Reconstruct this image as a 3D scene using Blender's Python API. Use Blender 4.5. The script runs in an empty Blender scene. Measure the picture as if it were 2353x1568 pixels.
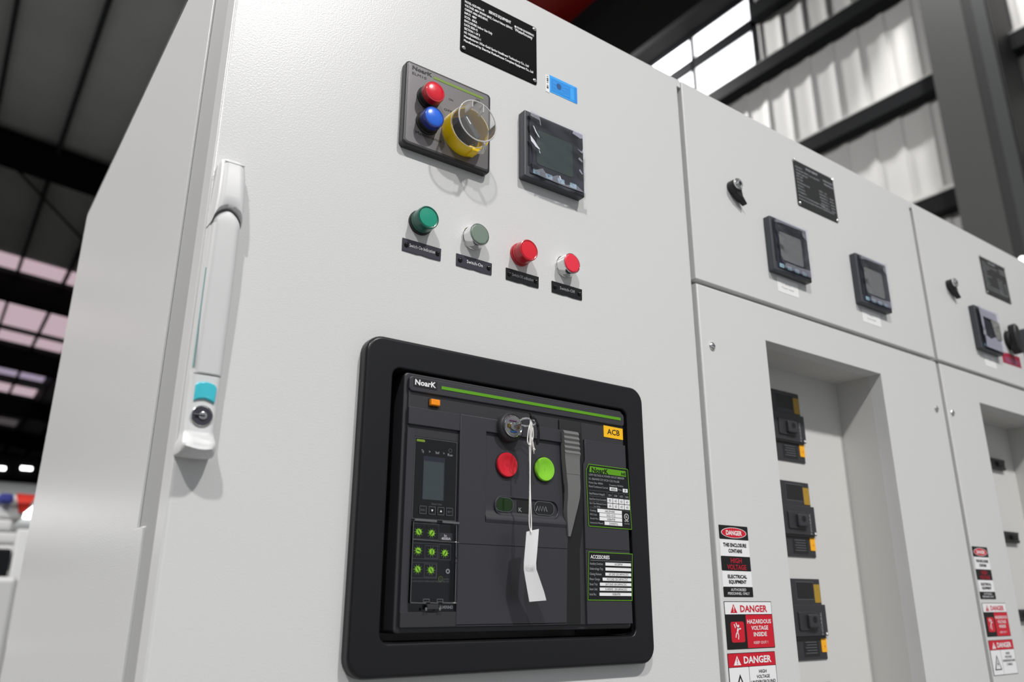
import bpy, bmesh, math, random
from mathutils import Vector, Matrix
random.seed(7)
C = bpy.context.scene.collection
SC = bpy.context.scene
Z0 = 1.4                      # eye height; all cabinet heights below are given relative to it

# ------------------------------------------------------------------ camera
R = ((0.81047634, 0.1840491, 0.55610613), (-0.58576902, 0.25196092, 0.77031834), (0.00165938, -0.95007453, 0.31201863))
cam = bpy.data.cameras.new('camera')
co = bpy.data.objects.new('camera', cam)
C.objects.link(co)
cam.sensor_width = 36.0
cam.lens = 1829.43 / 2353 * 36.0
M = Matrix(((R[0][0], -R[0][1], -R[0][2], 0.0), (R[1][0], -R[1][1], -R[1][2], -0.72), (R[2][0], -R[2][1], -R[2][2], Z0), (0, 0, 0, 1)))
co.matrix_world = M
cam.clip_start = 0.02
cam.clip_end = 200
cam.dof.use_dof = True
cam.dof.focus_distance = 0.93
cam.dof.aperture_fstop = 4.5
SC.camera = co

# ------------------------------------------------------------------ world, lights, exposure
w = bpy.data.worlds.new('hall_air')
SC.world = w
w.use_nodes = True
w.node_tree.nodes['Background'].inputs[0].default_value = (0.93, 0.96, 1.0, 1)
w.node_tree.nodes['Background'].inputs[1].default_value = 0.41


def lamp(name, loc, target, power, size, spread=None, col=(1, 0.985, 0.96)):
    l = bpy.data.lights.new(name, 'AREA')
    l.shape = 'DISK'
    l.size = size
    l.energy = power
    l.color = col
    o = bpy.data.objects.new(name, l)
    C.objects.link(o)
    if spread:
        l.spread = math.radians(spread)
    o.location = loc
    d = Vector(target) - Vector(loc)
    o.rotation_euler = d.to_track_quat('-Z', 'Y').to_euler()
    return o


T0 = (0.6, 0, Z0 + 0.3)
lamp('high_bay_light_right', (1.75, -5.8, Z0 + 6.95), T0, 106, 0.42, 90)
lamp('high_bay_light_left', (-3.7, -5.8, Z0 + 6.95), T0, 97, 0.42, 90)
lamp('high_bay_light_wall', (6.45, 1.6, Z0 + 8.12), (7.8, 3.8, Z0 + 5.0), 215, 0.16)
lamp('far_wall_fill', (6.6, 7.2, Z0 + 8.1), (8, 5.4, Z0 + 5.0), 230, 0.2)  # added fill that evens out the wall farther down the hall
lamp('side_panel_fill', (-5.5, 3.2, Z0 + 6.5), (0.16, .5, Z0), 800, 0.6)  # added fill from the left, out of view, brightens the cabinet side panel
SC.view_settings.view_transform = 'Standard'
SC.view_settings.look = 'None'
SC.view_settings.exposure = 0.0
SC.view_settings.gamma = 1.0
SC.view_settings.use_curve_mapping = False


# ------------------------------------------------------------------ materials
def lin(c):
    return tuple((x / 255 / 12.92) if x / 255 <= 0.04045 else ((x / 255 + 0.055) / 1.055) ** 2.4 for x in c)


MATS = {}


def mat(name, rgb, rough=0.5, metal=0.0, spec=0.5, coat=0.0, emit=0.0, noise=0.0, nscale=30.0, bump=0.0, bscale=200.0, bdist=0.001):
    m = bpy.data.materials.new(name)
    m.use_nodes = True
    nt = m.node_tree
    b = nt.nodes['Principled BSDF']
    c = lin(rgb)
    b.inputs['Base Color'].default_value = (*c, 1)
    b.inputs['Roughness'].default_value = rough
    b.inputs['Metallic'].default_value = metal
    b.inputs['Specular IOR Level'].default_value = spec
    b.inputs['Coat Weight'].default_value = coat
    b.inputs['Coat Roughness'].default_value = 0.08
    tc = nt.nodes.new('ShaderNodeTexCoord')
    if noise > 0:
        n = nt.nodes.new('ShaderNodeTexNoise')
        n.inputs['Scale'].default_value = nscale
        n.inputs['Detail'].default_value = 4
        nt.links.new(tc.outputs['Object'], n.inputs['Vector'])
        r = nt.nodes.new('ShaderNodeMapRange')
        r.inputs['To Min'].default_value = 1 - noise
        r.inputs['To Max'].default_value = 1 + noise
        nt.links.new(n.outputs['Fac'], r.inputs['Value'])
        v = nt.nodes.new('ShaderNodeVectorMath')
        v.operation = 'SCALE'
        v.inputs[0].default_value = c
        nt.links.new(r.outputs[0], v.inputs['Scale'])
        nt.links.new(v.outputs[0], b.inputs['Base Color'])
    if bump > 0:
        n2 = nt.nodes.new('ShaderNodeTexNoise')
        n2.inputs['Scale'].default_value = bscale
        n2.inputs['Detail'].default_value = 2
        nt.links.new(tc.outputs['Object'], n2.inputs['Vector'])
        bp = nt.nodes.new('ShaderNodeBump')
        bp.inputs['Strength'].default_value = bump
        bp.inputs['Distance'].default_value = bdist
        nt.links.new(n2.outputs['Fac'], bp.inputs['Height'])
        nt.links.new(bp.outputs[0], b.inputs['Normal'])
    if emit > 0:
        b.inputs['Emission Color'].default_value = (*c, 1)
        b.inputs['Emission Strength'].default_value = emit
    MATS[name] = m
    return m


def clear_mat(name, tint=(0.97, 0.97, 0.97), gloss=0.06, rough=0.04, film=0.0, fcol=(0.8, 0.8, 0.95), bump=0.0, bscale=60, bdist=0.003, ior=1.5):
    """thin clear plastic: see-through sheet with fresnel gloss, a light veil if film > 0"""
    m = bpy.data.materials.new(name)
    m.use_nodes = True
    nt = m.node_tree
    nt.nodes.clear()
    out = nt.nodes.new('ShaderNodeOutputMaterial')
    tr = nt.nodes.new('ShaderNodeBsdfTransparent')
    tr.inputs[0].default_value = (*tint, 1)
    gl = nt.nodes.new('ShaderNodeBsdfGlossy')
    gl.inputs['Roughness'].default_value = rough
    fr = nt.nodes.new('ShaderNodeFresnel')
    fr.inputs[0].default_value = ior
    ad = nt.nodes.new('ShaderNodeMath')
    ad.operation = 'ADD'
    ad.inputs[1].default_value = gloss
    ad.use_clamp = True
    nt.links.new(fr.outputs[0], ad.inputs[0])
    mx = nt.nodes.new('ShaderNodeMixShader')
    nt.links.new(ad.outputs[0], mx.inputs[0])
    src = tr.outputs[0]
    if film > 0:
        df = nt.nodes.new('ShaderNodeBsdfDiffuse')
        df.inputs[0].default_value = (*fcol, 1)
        m2 = nt.nodes.new('ShaderNodeMixShader')
        m2.inputs[0].default_value = film
        nt.links.new(tr.outputs[0], m2.inputs[1])
        nt.links.new(df.outputs[0], m2.inputs[2])
        src = m2.outputs[0]
    nt.links.new(src, mx.inputs[1])
    nt.links.new(gl.outputs[0], mx.inputs[2])
    if bump > 0:
        tc = nt.nodes.new('ShaderNodeTexCoord')
        n2 = nt.nodes.new('ShaderNodeTexNoise')
        n2.inputs['Scale'].default_value = bscale
        n2.inputs['Detail'].default_value = 3
        n2.inputs['Distortion'].default_value = 1.5
        nt.links.new(tc.outputs['Object'], n2.inputs['Vector'])
        bp = nt.nodes.new('ShaderNodeBump')
        bp.inputs['Strength'].default_value = bump
        bp.inputs['Distance'].default_value = bdist
        nt.links.new(n2.outputs['Fac'], bp.inputs['Height'])
        nt.links.new(bp.outputs[0], gl.inputs['Normal'])
    nt.links.new(mx.outputs[0], out.inputs[0])
    MATS[name] = m
    return m


paint = mat('light_grey_powder_coat', (212, 212, 212), 0.31, spec=0.5, bump=0.26, bscale=560, bdist=0.0006)
paint2 = mat('light_grey_inner_coat', (206, 205, 202), 0.5, bump=0.15, bscale=500, bdist=0.0005)
hplastic = mat('light_grey_handle_plastic', (210, 210, 211), 0.42, spec=0.4)
gapgrey = mat('shaded_gap_grey', (160, 160, 161), 0.6)  # darker than the coat around it: shade in the gaps painted in
blk = mat('black_plastic', (24, 24, 26), 0.45)
blkgloss = mat('gloss_black_plastic', (14, 14, 18), 0.12)
blkmat = mat('deep_black_plastic', (9, 10, 11), 0.7)
charc = mat('charcoal_plastic', (48, 48, 52), 0.42, bump=0.12, bscale=1500, bdist=0.0002)
charc2 = mat('charcoal_plastic_raised', (52, 52, 57), 0.4, bump=0.12, bscale=1500, bdist=0.0002)
bezelm = mat('black_frame_plastic', (25, 25, 28), 0.34, spec=0.35, bump=0.15, bscale=1200, bdist=0.0002)
levg = mat('grey_lever_plastic', (108, 108, 108), 0.4)
lime = mat('lime_green_print', (88, 154, 8), 0.5)
limeb = mat('bright_lime_print', (150, 220, 50), 0.5)
limed = mat('olive_lime_print', (112, 142, 32), 0.5)
grn_btn = mat('apple_green_plastic', (132, 205, 45), 0.3, coat=0.2)
red_btn = mat('red_plastic', (205, 22, 42), 0.3, coat=0.2)
redl = mat('red_lens_plastic', (222, 20, 45), 0.25, coat=0.5)
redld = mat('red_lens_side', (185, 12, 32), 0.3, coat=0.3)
blul = mat('blue_lens_plastic', (30, 105, 225), 0.25, coat=0.5)
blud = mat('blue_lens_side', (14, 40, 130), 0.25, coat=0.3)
grnl = mat('green_lens_plastic', (0, 146, 118), 0.3, coat=0.4)
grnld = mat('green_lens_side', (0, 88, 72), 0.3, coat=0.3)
greyface = mat('grey_green_button', (118, 134, 122), 0.35)
redface = mat('red_button_face', (232, 48, 70), 0.35)
chrome = mat('chrome', (225, 225, 225), 0.12, metal=1.0)
steel = mat('dull_steel', (170, 170, 172), 0.3, metal=1.0)
brushed = mat('brushed_grey_plate', (118, 115, 117), 0.36, metal=0.35, bump=0.1, bscale=900, bdist=0.0002)
yel = mat('yellow_plastic', (246, 206, 0), 0.3, coat=0.3)
yelt = mat('amber_label', (250, 178, 30), 0.5)
yeld = mat('ochre_label', (170, 135, 40), 0.5)
acby = mat('acb_yellow', (250, 190, 15), 0.5)
orange = mat('orange_plastic', (255, 148, 10), 0.3, coat=0.3)
white = mat('white_print', (236, 236, 238), 0.6)
greyt = mat('grey_print', (160, 162, 166), 0.6)
dgreyt = mat('dim_grey_print', (96, 98, 102), 0.6)
black = mat('black_print', (12, 12, 13), 0.5)
npblack = mat('nameplate_black', (5, 5, 6), 0.6, spec=0.08)
npgrey = mat('nameplate_charcoal', (38, 39, 40), 0.4)
dred = mat('danger_red', (205, 16, 42), 0.45)
hred = mat('dim_red_print', (170, 20, 44), 0.5)
tag_w = mat('white_card', (222, 221, 223), 0.75, bump=0.2, bscale=900, bdist=0.0003)
string_w = mat('white_cotton', (238, 236, 232), 0.9)
sticker_w = mat('white_sticker', (238, 238, 238), 0.5)
blue1 = mat('sky_blue_sticker', (48, 166, 248), 0.45)
blue2 = mat('deep_sky_blue_print', (22, 140, 226), 0.45)
navy = mat('dark_blue_print', (18, 80, 140), 0.5)
teal = mat('turquoise_plastic', (62, 190, 206), 0.3, coat=0.2)
tealg = mat('teal_trim', (128, 168, 170), 0.5)
mbezel = mat('slate_meter_plastic', (66, 68, 74), 0.4)
mface = mat('dark_meter_face', (44, 45, 56), 0.3)
mscreen = mat('green_grey_lcd', (72, 86, 82), 0.25, spec=0.3)
mscreen2 = mat('grey_lcd', (142, 142, 141), 0.3, spec=0.3)
lcd2 = mat('trip_lcd', (58, 66, 70), 0.12)
mbtn = mat('pale_blue_key', (150, 182, 196), 0.4)
lavender = mat('slate_violet_label', (52, 50, 62), 0.35)
labblk = mat('black_label', (14, 14, 16), 0.3)
greenglow = mat('green_lens_glass', (20, 46, 12), 0.1)
milky = clear_mat('clear_edge_sheen', (0.97, 0.97, 0.97), 0.05, 0.05, film=0.6, fcol=(0.95, 0.95, 0.95), ior=1.4)  # white veil paints the bright edge reflections of the clear cover
clearp = clear_mat('clear_plastic', (0.97, 0.97, 0.97), 0.0, 0.05, film=0.10, fcol=(0.9, 0.9, 0.9), ior=1.2)  # faint white veil stands in for light reflected by the cover
clearc = clear_mat('clear_cover_plastic', (0.97, 0.97, 0.98), 0.0, 0.05, ior=1.18)
filmm = clear_mat('crinkled_protective_film', (0.98, 0.98, 1.0), 0.0, 0.09, film=0.035, fcol=(0.6, 0.64, 0.72), bump=0.2, bscale=30, bdist=0.006, ior=1.3)
fold_sheen_thin = clear_mat('thin_film_sheen', (0.97, 0.97, 1.0), 0.03, 0.12, film=0.2, fcol=(0.74, 0.76, 0.88), ior=1.3)  # pale veil: faint sheen on film folds put into the colour
fold_sheen = clear_mat('film_fold_sheen', (0.97, 0.97, 1.0), 0.05, 0.12, film=0.42, fcol=(0.74, 0.74, 0.92), bump=0.6, bscale=120, bdist=0.002, ior=1.4)  # stronger veil: bright blotches of sheen painted over film folds
fold_glint = clear_mat('film_crease_glint', (0.97, 0.97, 1.0), 0.1, 0.15, film=0.85, fcol=(0.92, 0.92, 1.0), ior=1.4)  # near-white veil: painted glints along the film creases
# setting
corr = mat('white_wall_sheet', (206, 205, 203), 0.6)
girtm = mat('dark_grey_girt', (28, 29, 31), 0.6, spec=0.08)
girtl = mat('galvanised_girt', (150, 152, 152), 0.5)
colm = mat('grey_steel_column', (66, 67, 67), 0.6)
colb = mat('black_steel_column', (22, 23, 25), 0.6)
roofm = mat('grey_roof_sheet', (202, 204, 200), 0.7, noise=0.15, nscale=0.6)
rafm = mat('black_rafter', (16, 16, 17), 0.7, spec=0.08)
purm = mat('dark_purlin', (38, 39, 40), 0.7)
skym = mat('pink_skylight', (222, 196, 206), 0.6, emit=0.7)
skyv = mat('lilac_skylight', (176, 162, 186), 0.6, emit=0.75)
skyd = mat('dim_skylight', (120, 112, 114), 0.6, emit=0.35)
winm = mat('bright_window_pane', (250, 251, 255), 0.6, emit=1.5)
winf = mat('dark_window_frame', (10, 11, 16), 0.6, spec=0.08)
floorm = mat('grey_floor', (120, 121, 120), 0.35, noise=0.2, nscale=2)
redst = mat('red_crane_paint', (150, 22, 12), 0.5)
whitew = mat('white_wrap', (240, 240, 240), 0.4)
redfl = mat('red_cloth', (235, 60, 45), 0.7)
bluefl = mat('blue_cloth', (60, 66, 150), 0.7)
tubem = mat('lit_tube', (255, 255, 255), 0.4, emit=6.0)
glintm = mat('glowing_glint', (255, 255, 255), 0.4, emit=3.0)  # glow of the added glint ball, no real lamp

# ------------------------------------------------------------------ mesh helpers
TXT = {}


def text_mesh(s, bold=0.0):
    k = (s, bold)
    if k in TXT:
        return TXT[k]
    cu = bpy.data.curves.new('t', 'FONT')
    cu.body = s
    cu.resolution_u = 2
    cu.offset = bold
    o = bpy.data.objects.new('t', cu)
    C.objects.link(o)
    me = bpy.data.meshes.new_from_object(o)
    vs = [(v.co.x, v.co.y) for v in me.vertices]
    fs = [tuple(p.vertices) for p in me.polygons]
    C.objects.unlink(o)
    bpy.data.objects.remove(o)
    bpy.data.curves.remove(cu)
    bpy.data.meshes.remove(me)
    TXT[k] = (vs, fs)
    return TXT[k]


def offset_poly(pts, d):
    n = len(pts)
    out = []
    for i in range(n):
        p0, p1, p2 = pts[i - 1], pts[i], pts[(i + 1) % n]
        e1 = (p1[0] - p0[0], p1[1] - p0[1])
        e2 = (p2[0] - p1[0], p2[1] - p1[1])
        l1 = math.hypot(*e1) or 1e-9
        l2 = math.hypot(*e2) or 1e-9
        n1 = (-e1[1] / l1, e1[0] / l1)
        n2 = (-e2[1] / l2, e2[0] / l2)
        bx, bz = n1[0] + n2[0], n1[1] + n2[1]
        bl = bx * bx + bz * bz
        k = 2 * d / bl if bl > 0.3 else d * 2
        out.append((p1[0] + bx * k, p1[1] + bz * k))
    return out


def rrect(x0, x1, z0, z1, r=0.0, n=5):
    if r <= 0:
        return [(x0, z0), (x1, z0), (x1, z1), (x0, z1)]
    pts = []
    for cx, cz, a in ((x1 - r, z0 + r, -90), (x1 - r, z1 - r, 0), (x0 + r, z1 - r, 90), (x0 + r, z0 + r, 180)):
        for i in range(n + 1):
            t = math.radians(a + 90 * i / n)
            pts.append((cx + r * math.cos(t), cz + r * math.sin(t)))
    return pts


def circle(cx, cz, r, n=28, rz=None):
    return [(cx + r * math.cos(2 * math.pi * i / n), cz + (rz or r) * math.sin(2 * math.pi * i / n)) for i in range(n)]


class MB:
    def __init__(s, sharp=38):
        s.v, s.f, s.m, s.mats, s.sharp = [], [], [], [], sharp

    def mi(s, m):
        if m not in s.mats:
            s.mats.append(m)
        return s.mats.index(m)

    def add(s, vs, fs, m):
        b = len(s.v)
        s.v += [tuple(v) for v in vs]
        k = s.mi(m)
        for f in fs:
            s.f.append(tuple(b + i for i in f))
            s.m.append(k)
        return s

    def box(s, x0, x1, y0, y1, z0, z1, m):
        vs = [(x, y, z) for x in (x0, x1) for y in (y0, y1) for z in (z0, z1)]
        return s.add(vs, [(0, 1, 3, 2), (4, 6, 7, 5), (0, 4, 5, 1), (2, 3, 7, 6), (0, 2, 6, 4), (1, 5, 7, 3)], m)

    def rbox(s, x0, x1, y0, y1, z0, z1, bev, m, seg=3):
        bm = bmesh.new()
        bmesh.ops.create_cube(bm, size=1)
        for v in bm.verts:
            v.co = ((x0 + x1) / 2 + v.co.x * (x1 - x0), (y0 + y1) / 2 + v.co.y * (y1 - y0), (z0 + z1) / 2 + v.co.z * (z1 - z0))
        bmesh.ops.bevel(bm, geom=bm.edges[:], offset=bev, segments=seg, profile=0.5, affect='EDGES')
        bm.verts.index_update()
        s.add([v.co[:] for v in bm.verts], [[v.index for v in f.verts] for f in bm.faces], m)
        bm.free()
        return s

    def prism(s, pts, yb, yf, m, bev=0.0, capm=None, seg=3):
        """pts CCW in x,z seen from the front (-y); yf < yb"""
        n = len(pts)
        rings = [([p for p in pts], yb)]
        if bev > 0:
            for i in range(seg + 1):
                a = math.pi / 2 * i / seg
                rings.append((offset_poly(pts, bev * (1 - math.cos(a))), yf + bev * (1 - math.sin(a))))
        else:
            rings.append((pts, yf))
        vs = [(x, y, z) for ps, y in rings for x, z in ps]
        fs = []
        for k in range(len(rings) - 1):
            for i in range(n):
                j = (i + 1) % n
                fs.append((k * n + i, k * n + j, (k + 1) * n + j, (k + 1) * n + i))
        s.add(vs, fs, m)
        L = len(rings) - 1
        b = len(s.v) - len(vs)
        s.f.append(tuple(b + L * n + i for i in range(n)))
        s.m.append(s.mi(capm or m))
        s.f.append(tuple(b + i for i in reversed(range(n))))
        s.m.append(s.mi(m))
        return s

    def flat(s, pts, y, m):
        return s.add([(x, y, z) for x, z in pts], [tuple(range(len(pts)))], m)

    def frame(s, outer, inner, yb, yf, m, bev=0.0, ibev=0.0, seg=3):
        n = len(outer)
        rings = [(outer, yb)]
        if bev > 0:
            for i in range(seg + 1):
                a = math.pi / 2 * i / seg
                rings.append((offset_poly(outer, bev * (1 - math.cos(a))), yf + bev * (1 - math.sin(a))))
        else:
            rings.append((outer, yf))
        if ibev > 0:
            for i in range(seg + 1):
                a = math.pi / 2 * (1 - i / seg)
                rings.append((offset_poly(inner, -ibev * (1 - math.cos(a))), yf + ibev * (1 - math.sin(a))))
        else:
            rings.append((inner, yf))
        rings.append((inner, yb))
        vs = [(x, y, z) for ps, y in rings for x, z in ps]
        fs = []
        K = len(rings)
        for k in range(K):
            k2 = (k + 1) % K
            for i in range(n):
                j = (i + 1) % n
                fs.append((k * n + i, k * n + j, k2 * n + j, k2 * n + i))
        return s.add(vs, fs, m)

    def border(s, pts, wd, y, m):
        inn = offset_poly(pts, wd)
        n = len(pts)
        return s.add([(x, y, z) for x, z in pts + inn], [(i, (i + 1) % n, n + (i + 1) % n, n + i) for i in range(n)], m)

    def lathe(s, cx, cz, prof, m, n=32, capm=None, cap=True):
        """prof: list of (r, y) from back to front"""
        vs, fs = [], []
        for r, y in prof:
            for i in range(n):
                a = 2 * math.pi * i / n
                vs.append((cx + r * math.cos(a), y, cz + r * math.sin(a)))
        for k in range(len(prof) - 1):
            for i in range(n):
                j = (i + 1) % n
                fs.append((k * n + i, k * n + j, (k + 1) * n + j, (k + 1) * n + i))
        s.add(vs, fs, m)
        if cap:
            b = len(s.v) - len(vs)
            s.f.append(tuple(b + (len(prof) - 1) * n + i for i in range(n)))
            s.m.append(s.mi(capm or m))
        return s

    def tube(s, path, r, m, n=8, closed=False):
        P = [Vector(p) for p in path]
        k = len(P)
        rs = r if isinstance(r, (list, tuple)) else [r] * k
        vs, fs = [], []
        up = Vector((0.13, 0.31, 0.94)).normalized()
        for i, p in enumerate(P):
            a = P[(i + 1) % k] if (closed or i < k - 1) else p
            b = P[i - 1] if (closed or i > 0) else p
            t = (a - b).normalized()
            u = t.cross(up)
            if u.length < 1e-4:
                u = t.cross(Vector((1, 0, 0)))
            u.normalize()
            v = t.cross(u)
            for j in range(n):
                an = 2 * math.pi * j / n
                q = p + u * (rs[i] * math.cos(an)) + v * (rs[i] * math.sin(an))
                vs.append(q[:])
        for i in range(k if closed else k - 1):
            i2 = (i + 1) % k
            for j in range(n):
                j2 = (j + 1) % n
                fs.append((i * n + j, i * n + j2, i2 * n + j2, i2 * n + j))
        if not closed:
            fs.append(tuple(range(n)))
            fs.append(tuple((k - 1) * n + j for j in reversed(range(n))))
        return s.add(vs, fs, m)

    def text(s, t, x, z, h, y, m, w=None, al='l', bold=0.0, rot=0.0):
        """h: height of a capital; w: full width to fit"""
        vs, fs = text_mesh(t, bold)
        if not vs:
            return s
        x0 = min(v[0] for v in vs)
        x1 = max(v[0] for v in vs)
        sy = h / 0.69
        sx = (w / (x1 - x0)) if w else sy
        W = (x1 - x0) * sx
        ox = {'l': 0, 'c': -W / 2, 'r': -W}[al]
        ca, sa = math.cos(rot), math.sin(rot)
        out = []
        for a, b in vs:
            px, pz = (a - x0) * sx + ox, b * sy
            out.append((x + px * ca - pz * sa, y, z + px * sa + pz * ca))
        return s.add(out, fs, m)

    def build(s, name, parent=None, org=(0, 0, 0), label=None):
        me = bpy.data.meshes.new(name)
        me.from_pydata([(a - org[0], b - org[1], c - org[2]) for a, b, c in s.v], [], s.f)
        for m in s.mats:
            me.materials.append(m)
        me.polygons.foreach_set('material_index', s.m)
        me.polygons.foreach_set('use_smooth', [True] * len(s.f))
        me.update()
        bm = bmesh.new()
        bm.from_mesh(me)
        big = [f for f in bm.faces if len(f.verts) > 4]
        bmesh.ops.triangulate(bm, faces=big)
        bmesh.ops.recalc_face_normals(bm, faces=bm.faces[:])
        bm.to_mesh(me)
        bm.free()
        me.set_sharp_from_angle(angle=math.radians(s.sharp))
        o = bpy.data.objects.new(name, me)
        C.objects.link(o)
        wn = o.modifiers.new('weighted_normal', 'WEIGHTED_NORMAL')
        wn.keep_sharp = True
        wn.weight = 100
        if parent:
            o.parent = parent
        if label:
            o['label'] = label
        return o


def tag(o, label, cat, group=None):
    o['label'] = label
    o['category'] = cat
    if group:
        o['group'] = group
    return o


def thing(name, loc, label, cat, group=None):
    o = bpy.data.objects.new(name, None)
    o.empty_display_size = 0.02
    C.objects.link(o)
    o.location = (loc[0], loc[1], loc[2] + Z0)
    return tag(o, label, cat, group)


def solo(mb, name, loc, label, cat, group=None):
    """a thing that is one mesh; mesh given in absolute plane coordinates"""
    o = mb.build(name, None, loc)
    o.location = (loc[0], loc[1], loc[2] + Z0)
    return tag(o, label, cat, group)


def struct(mb, name):
    o = mb.build(name)
    o['kind'] = 'structure'
    return o


def dup(o, loc, label, group=None, name=None):
    r = o.copy()
    C.objects.link(r)
    r.location = (loc[0], loc[1], loc[2] + Z0)
    r['label'] = label
    if group:
        r['group'] = group
    for ch in list(o.children):
        c = ch.copy()
        C.objects.link(c)
        c.parent = r
        for g in list(ch.children):
            d = g.copy()
            C.objects.link(d)
            d.parent = c
    return r


# ================================================================== SETTING: the factory hall
XW = 8.0
RZ = Z0 + 8.15      # roof height at the right wall
SL = 0.087


def roofz(x):
    return RZ + (XW - x) * SL


m = MB()
m.box(-14, XW + 0.3, -12, 62, -0.15, 0, floorm)
struct(m, 'floor')

# corrugated right wall below and beside the window
m = MB()
prof, y = [], -6.0
while y < 62:
    prof += [(XW, y), (XW, y + 0.16), (XW - 0.028, y + 0.185), (XW - 0.028, y + 0.21)]
    y += 0.235 + 0.09
zs = [(0, Z0 + 6.62)]
vs, fs = [], []
for x, y in prof:
    vs += [(x, y, 0.0), (x, y, Z0 + 6.70)]
for i in range(len(prof) - 1):
    fs.append((2 * i, 2 * i + 2, 2 * i + 3, 2 * i + 1))
m.add(vs, fs, corr)
b = [p for p in prof if p[1] < 4.62]
vs, fs = [], []
for x, y in b:
    vs += [(x, y, Z0 + 6.70), (x, y, RZ + 0.02)]
for i in range(len(b) - 1):
    fs.append((2 * i, 2 * i + 2, 2 * i + 3, 2 * i + 1))
m.add(vs, fs, corr)
m.box(XW + 0.06, XW + 0.1, -6, 62, 0, Z0 + 6.7, corr)
m.box(XW + 0.06, XW + 0.1, -6, 4.6, Z0 + 6.7, RZ, corr)
struct(m, 'wall_right')

m = MB()
m.box(-14.2, -14, -12, 62, 0, 11, girtl)
struct(m, 'wall_left')
# window band high in the wall
m = MB()
y0, y1 = 4.72, 12.9
zb, zm0, zm1, zt = Z0 + 6.76, Z0 + 7.52, Z0 + 7.68, Z0 + 8.07
m.box(XW - 0.02, XW + 0.06, y0 - 0.1, y1 + 0.1, zb - 0.1, zb, winf)
m.box(XW - 0.02, XW + 0.06, y0 - 0.1, y1 + 0.1, zm0, zm1, winf)
m.box(XW - 0.02, XW + 0.06, y0 - 0.1, y1 + 0.1, zt, zt + 0.1, winf)
m.box(XW - 0.02, XW + 0.06, y0 - 0.14, y0, zb - 0.1, zt + 0.1, winf)
yy = 5.76
while yy < y1:
    m.box(XW - 0.02, XW + 0.06, yy, yy + 0.035, zb, zt, winf)
    yy += 1.02
wf = struct(m, 'window_1')
m = MB()
m.box(XW + 0.02, XW + 0.03, y0, y1, zb, zt, winm)
m.build('pane', wf)

# horizontal girts on the wall
for k, (z0, z1, xp) in enumerate(((5.34, 5.16, .16), (6.74, 6.56, .19), (3.99, 3.80, .15), (2.6, 2.45, .14))):
    m = MB()
    m.box(XW - 0.045 - xp, XW - 0.03, -6, 60, Z0 + z1, Z0 + z0, girtm)
    m.box(XW - 0.05 - xp, XW - 0.03, -6, 60, Z0 + z0, Z0 + z0 + 0.012, girtl)
    if k in (0, 2):
        m.box(XW - 0.075, XW - 0.03, -6, 60, Z0 + z0 + 0.012, Z0 + z0 + 0.12, corr)
    o = struct(m, 'trim_%d' % (k + 1))
m = MB()
m.box(XW - 0.34, XW - 0.03, -6, 60, RZ - 0.16 + 0.12, RZ + 0.1, rafm)
m.box(XW - 0.2, XW - 0.03, -6, 4.6, Z0 + 7.5, Z0 + 7.72, girtm)
struct(m, 'trim_5')

# columns along the wall
for k, yc in enumerate((2.30, 10.3, 18.3)):
    m = MB()
    m.box(7.40, 7.425, yc - .38, yc, 0, RZ + .05, colm)
    m.box(7.425, 7.93, yc - .21, yc - .19, 0, RZ + .05, colb)
    m.box(7.93, 7.955, yc - .40, yc, 0, RZ + .05, colm)
    if k == 0:
        m.box(7.402, 7.52, yc - .475, yc - .382, 0, RZ, colb)
        m.box(7.39, 7.42, yc - .585, yc - .475, 0, RZ, mat('dark_steel_flange', (52, 54, 56), .6))
        m.box(7.42, 7.9, yc - .60, yc - .587, 0, RZ, colb)
    o = m.build('steel_column')
    o['label'] = ('grey steel column in front of the white wall, right of the cabinets', 'grey steel column beyond the bright window', 'farthest grey steel column along the white wall')[k]
    o['kind'] = 'structure'
    o.name = 'trim_%d' % (6 + k)
    # rafter carried by the column
    m = MB()
    xa, xb = -13.0, 7.95
    ry = (2.1, 8.3, 16.25)[k]
    for (d0, d1, hw) in ((-0.70, -0.67, .13), (-0.67, -0.04, .05), (-0.04, -0.01, .13)):
        vs = []
        for x in (xa, xb):
            for y in (ry - hw, ry + hw):
                for d in (d0, d1):
                    vs.append((x, y, roofz(x) + d))
        m.add(vs, [(0, 1, 3, 2), (4, 6, 7, 5), (0, 4, 5, 1), (2, 3, 7, 6), (0, 2, 6, 4), (1, 5, 7, 3)], rafm)
    struct(m, 'trim_%d' % (9 + k))
for k, yc in enumerate((24.4, 32.0, 40.3, 48.5, 56.5)):
    m = MB()
    vs = []
    for x in (-13.0, 7.95):
        for y in (yc - .12, yc + .12):
            for d in (-.8, -.02):
                vs.append((x, y, roofz(x) + d))
    m.add(vs, [(0, 1, 3, 2), (4, 6, 7, 5), (0, 4, 5, 1), (2, 3, 7, 6), (0, 2, 6, 4), (1, 5, 7, 3)], rafm)
    struct(m, 'trim_%d' % (12 + k))
# roof sheet with skylight strips, purlins
m = MB()


def roof_patch(m, x0, x1, y0, y1, d, mt):
    vs = [(x, y, roofz(x) + d + e) for x in (x0, x1) for y in (y0, y1) for e in (0, 0.03)]
    m.add(vs, [(0, 1, 3, 2), (4, 6, 7, 5), (0, 4, 5, 1), (2, 3, 7, 6), (0, 2, 6, 4), (1, 5, 7, 3)], mt)


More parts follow.
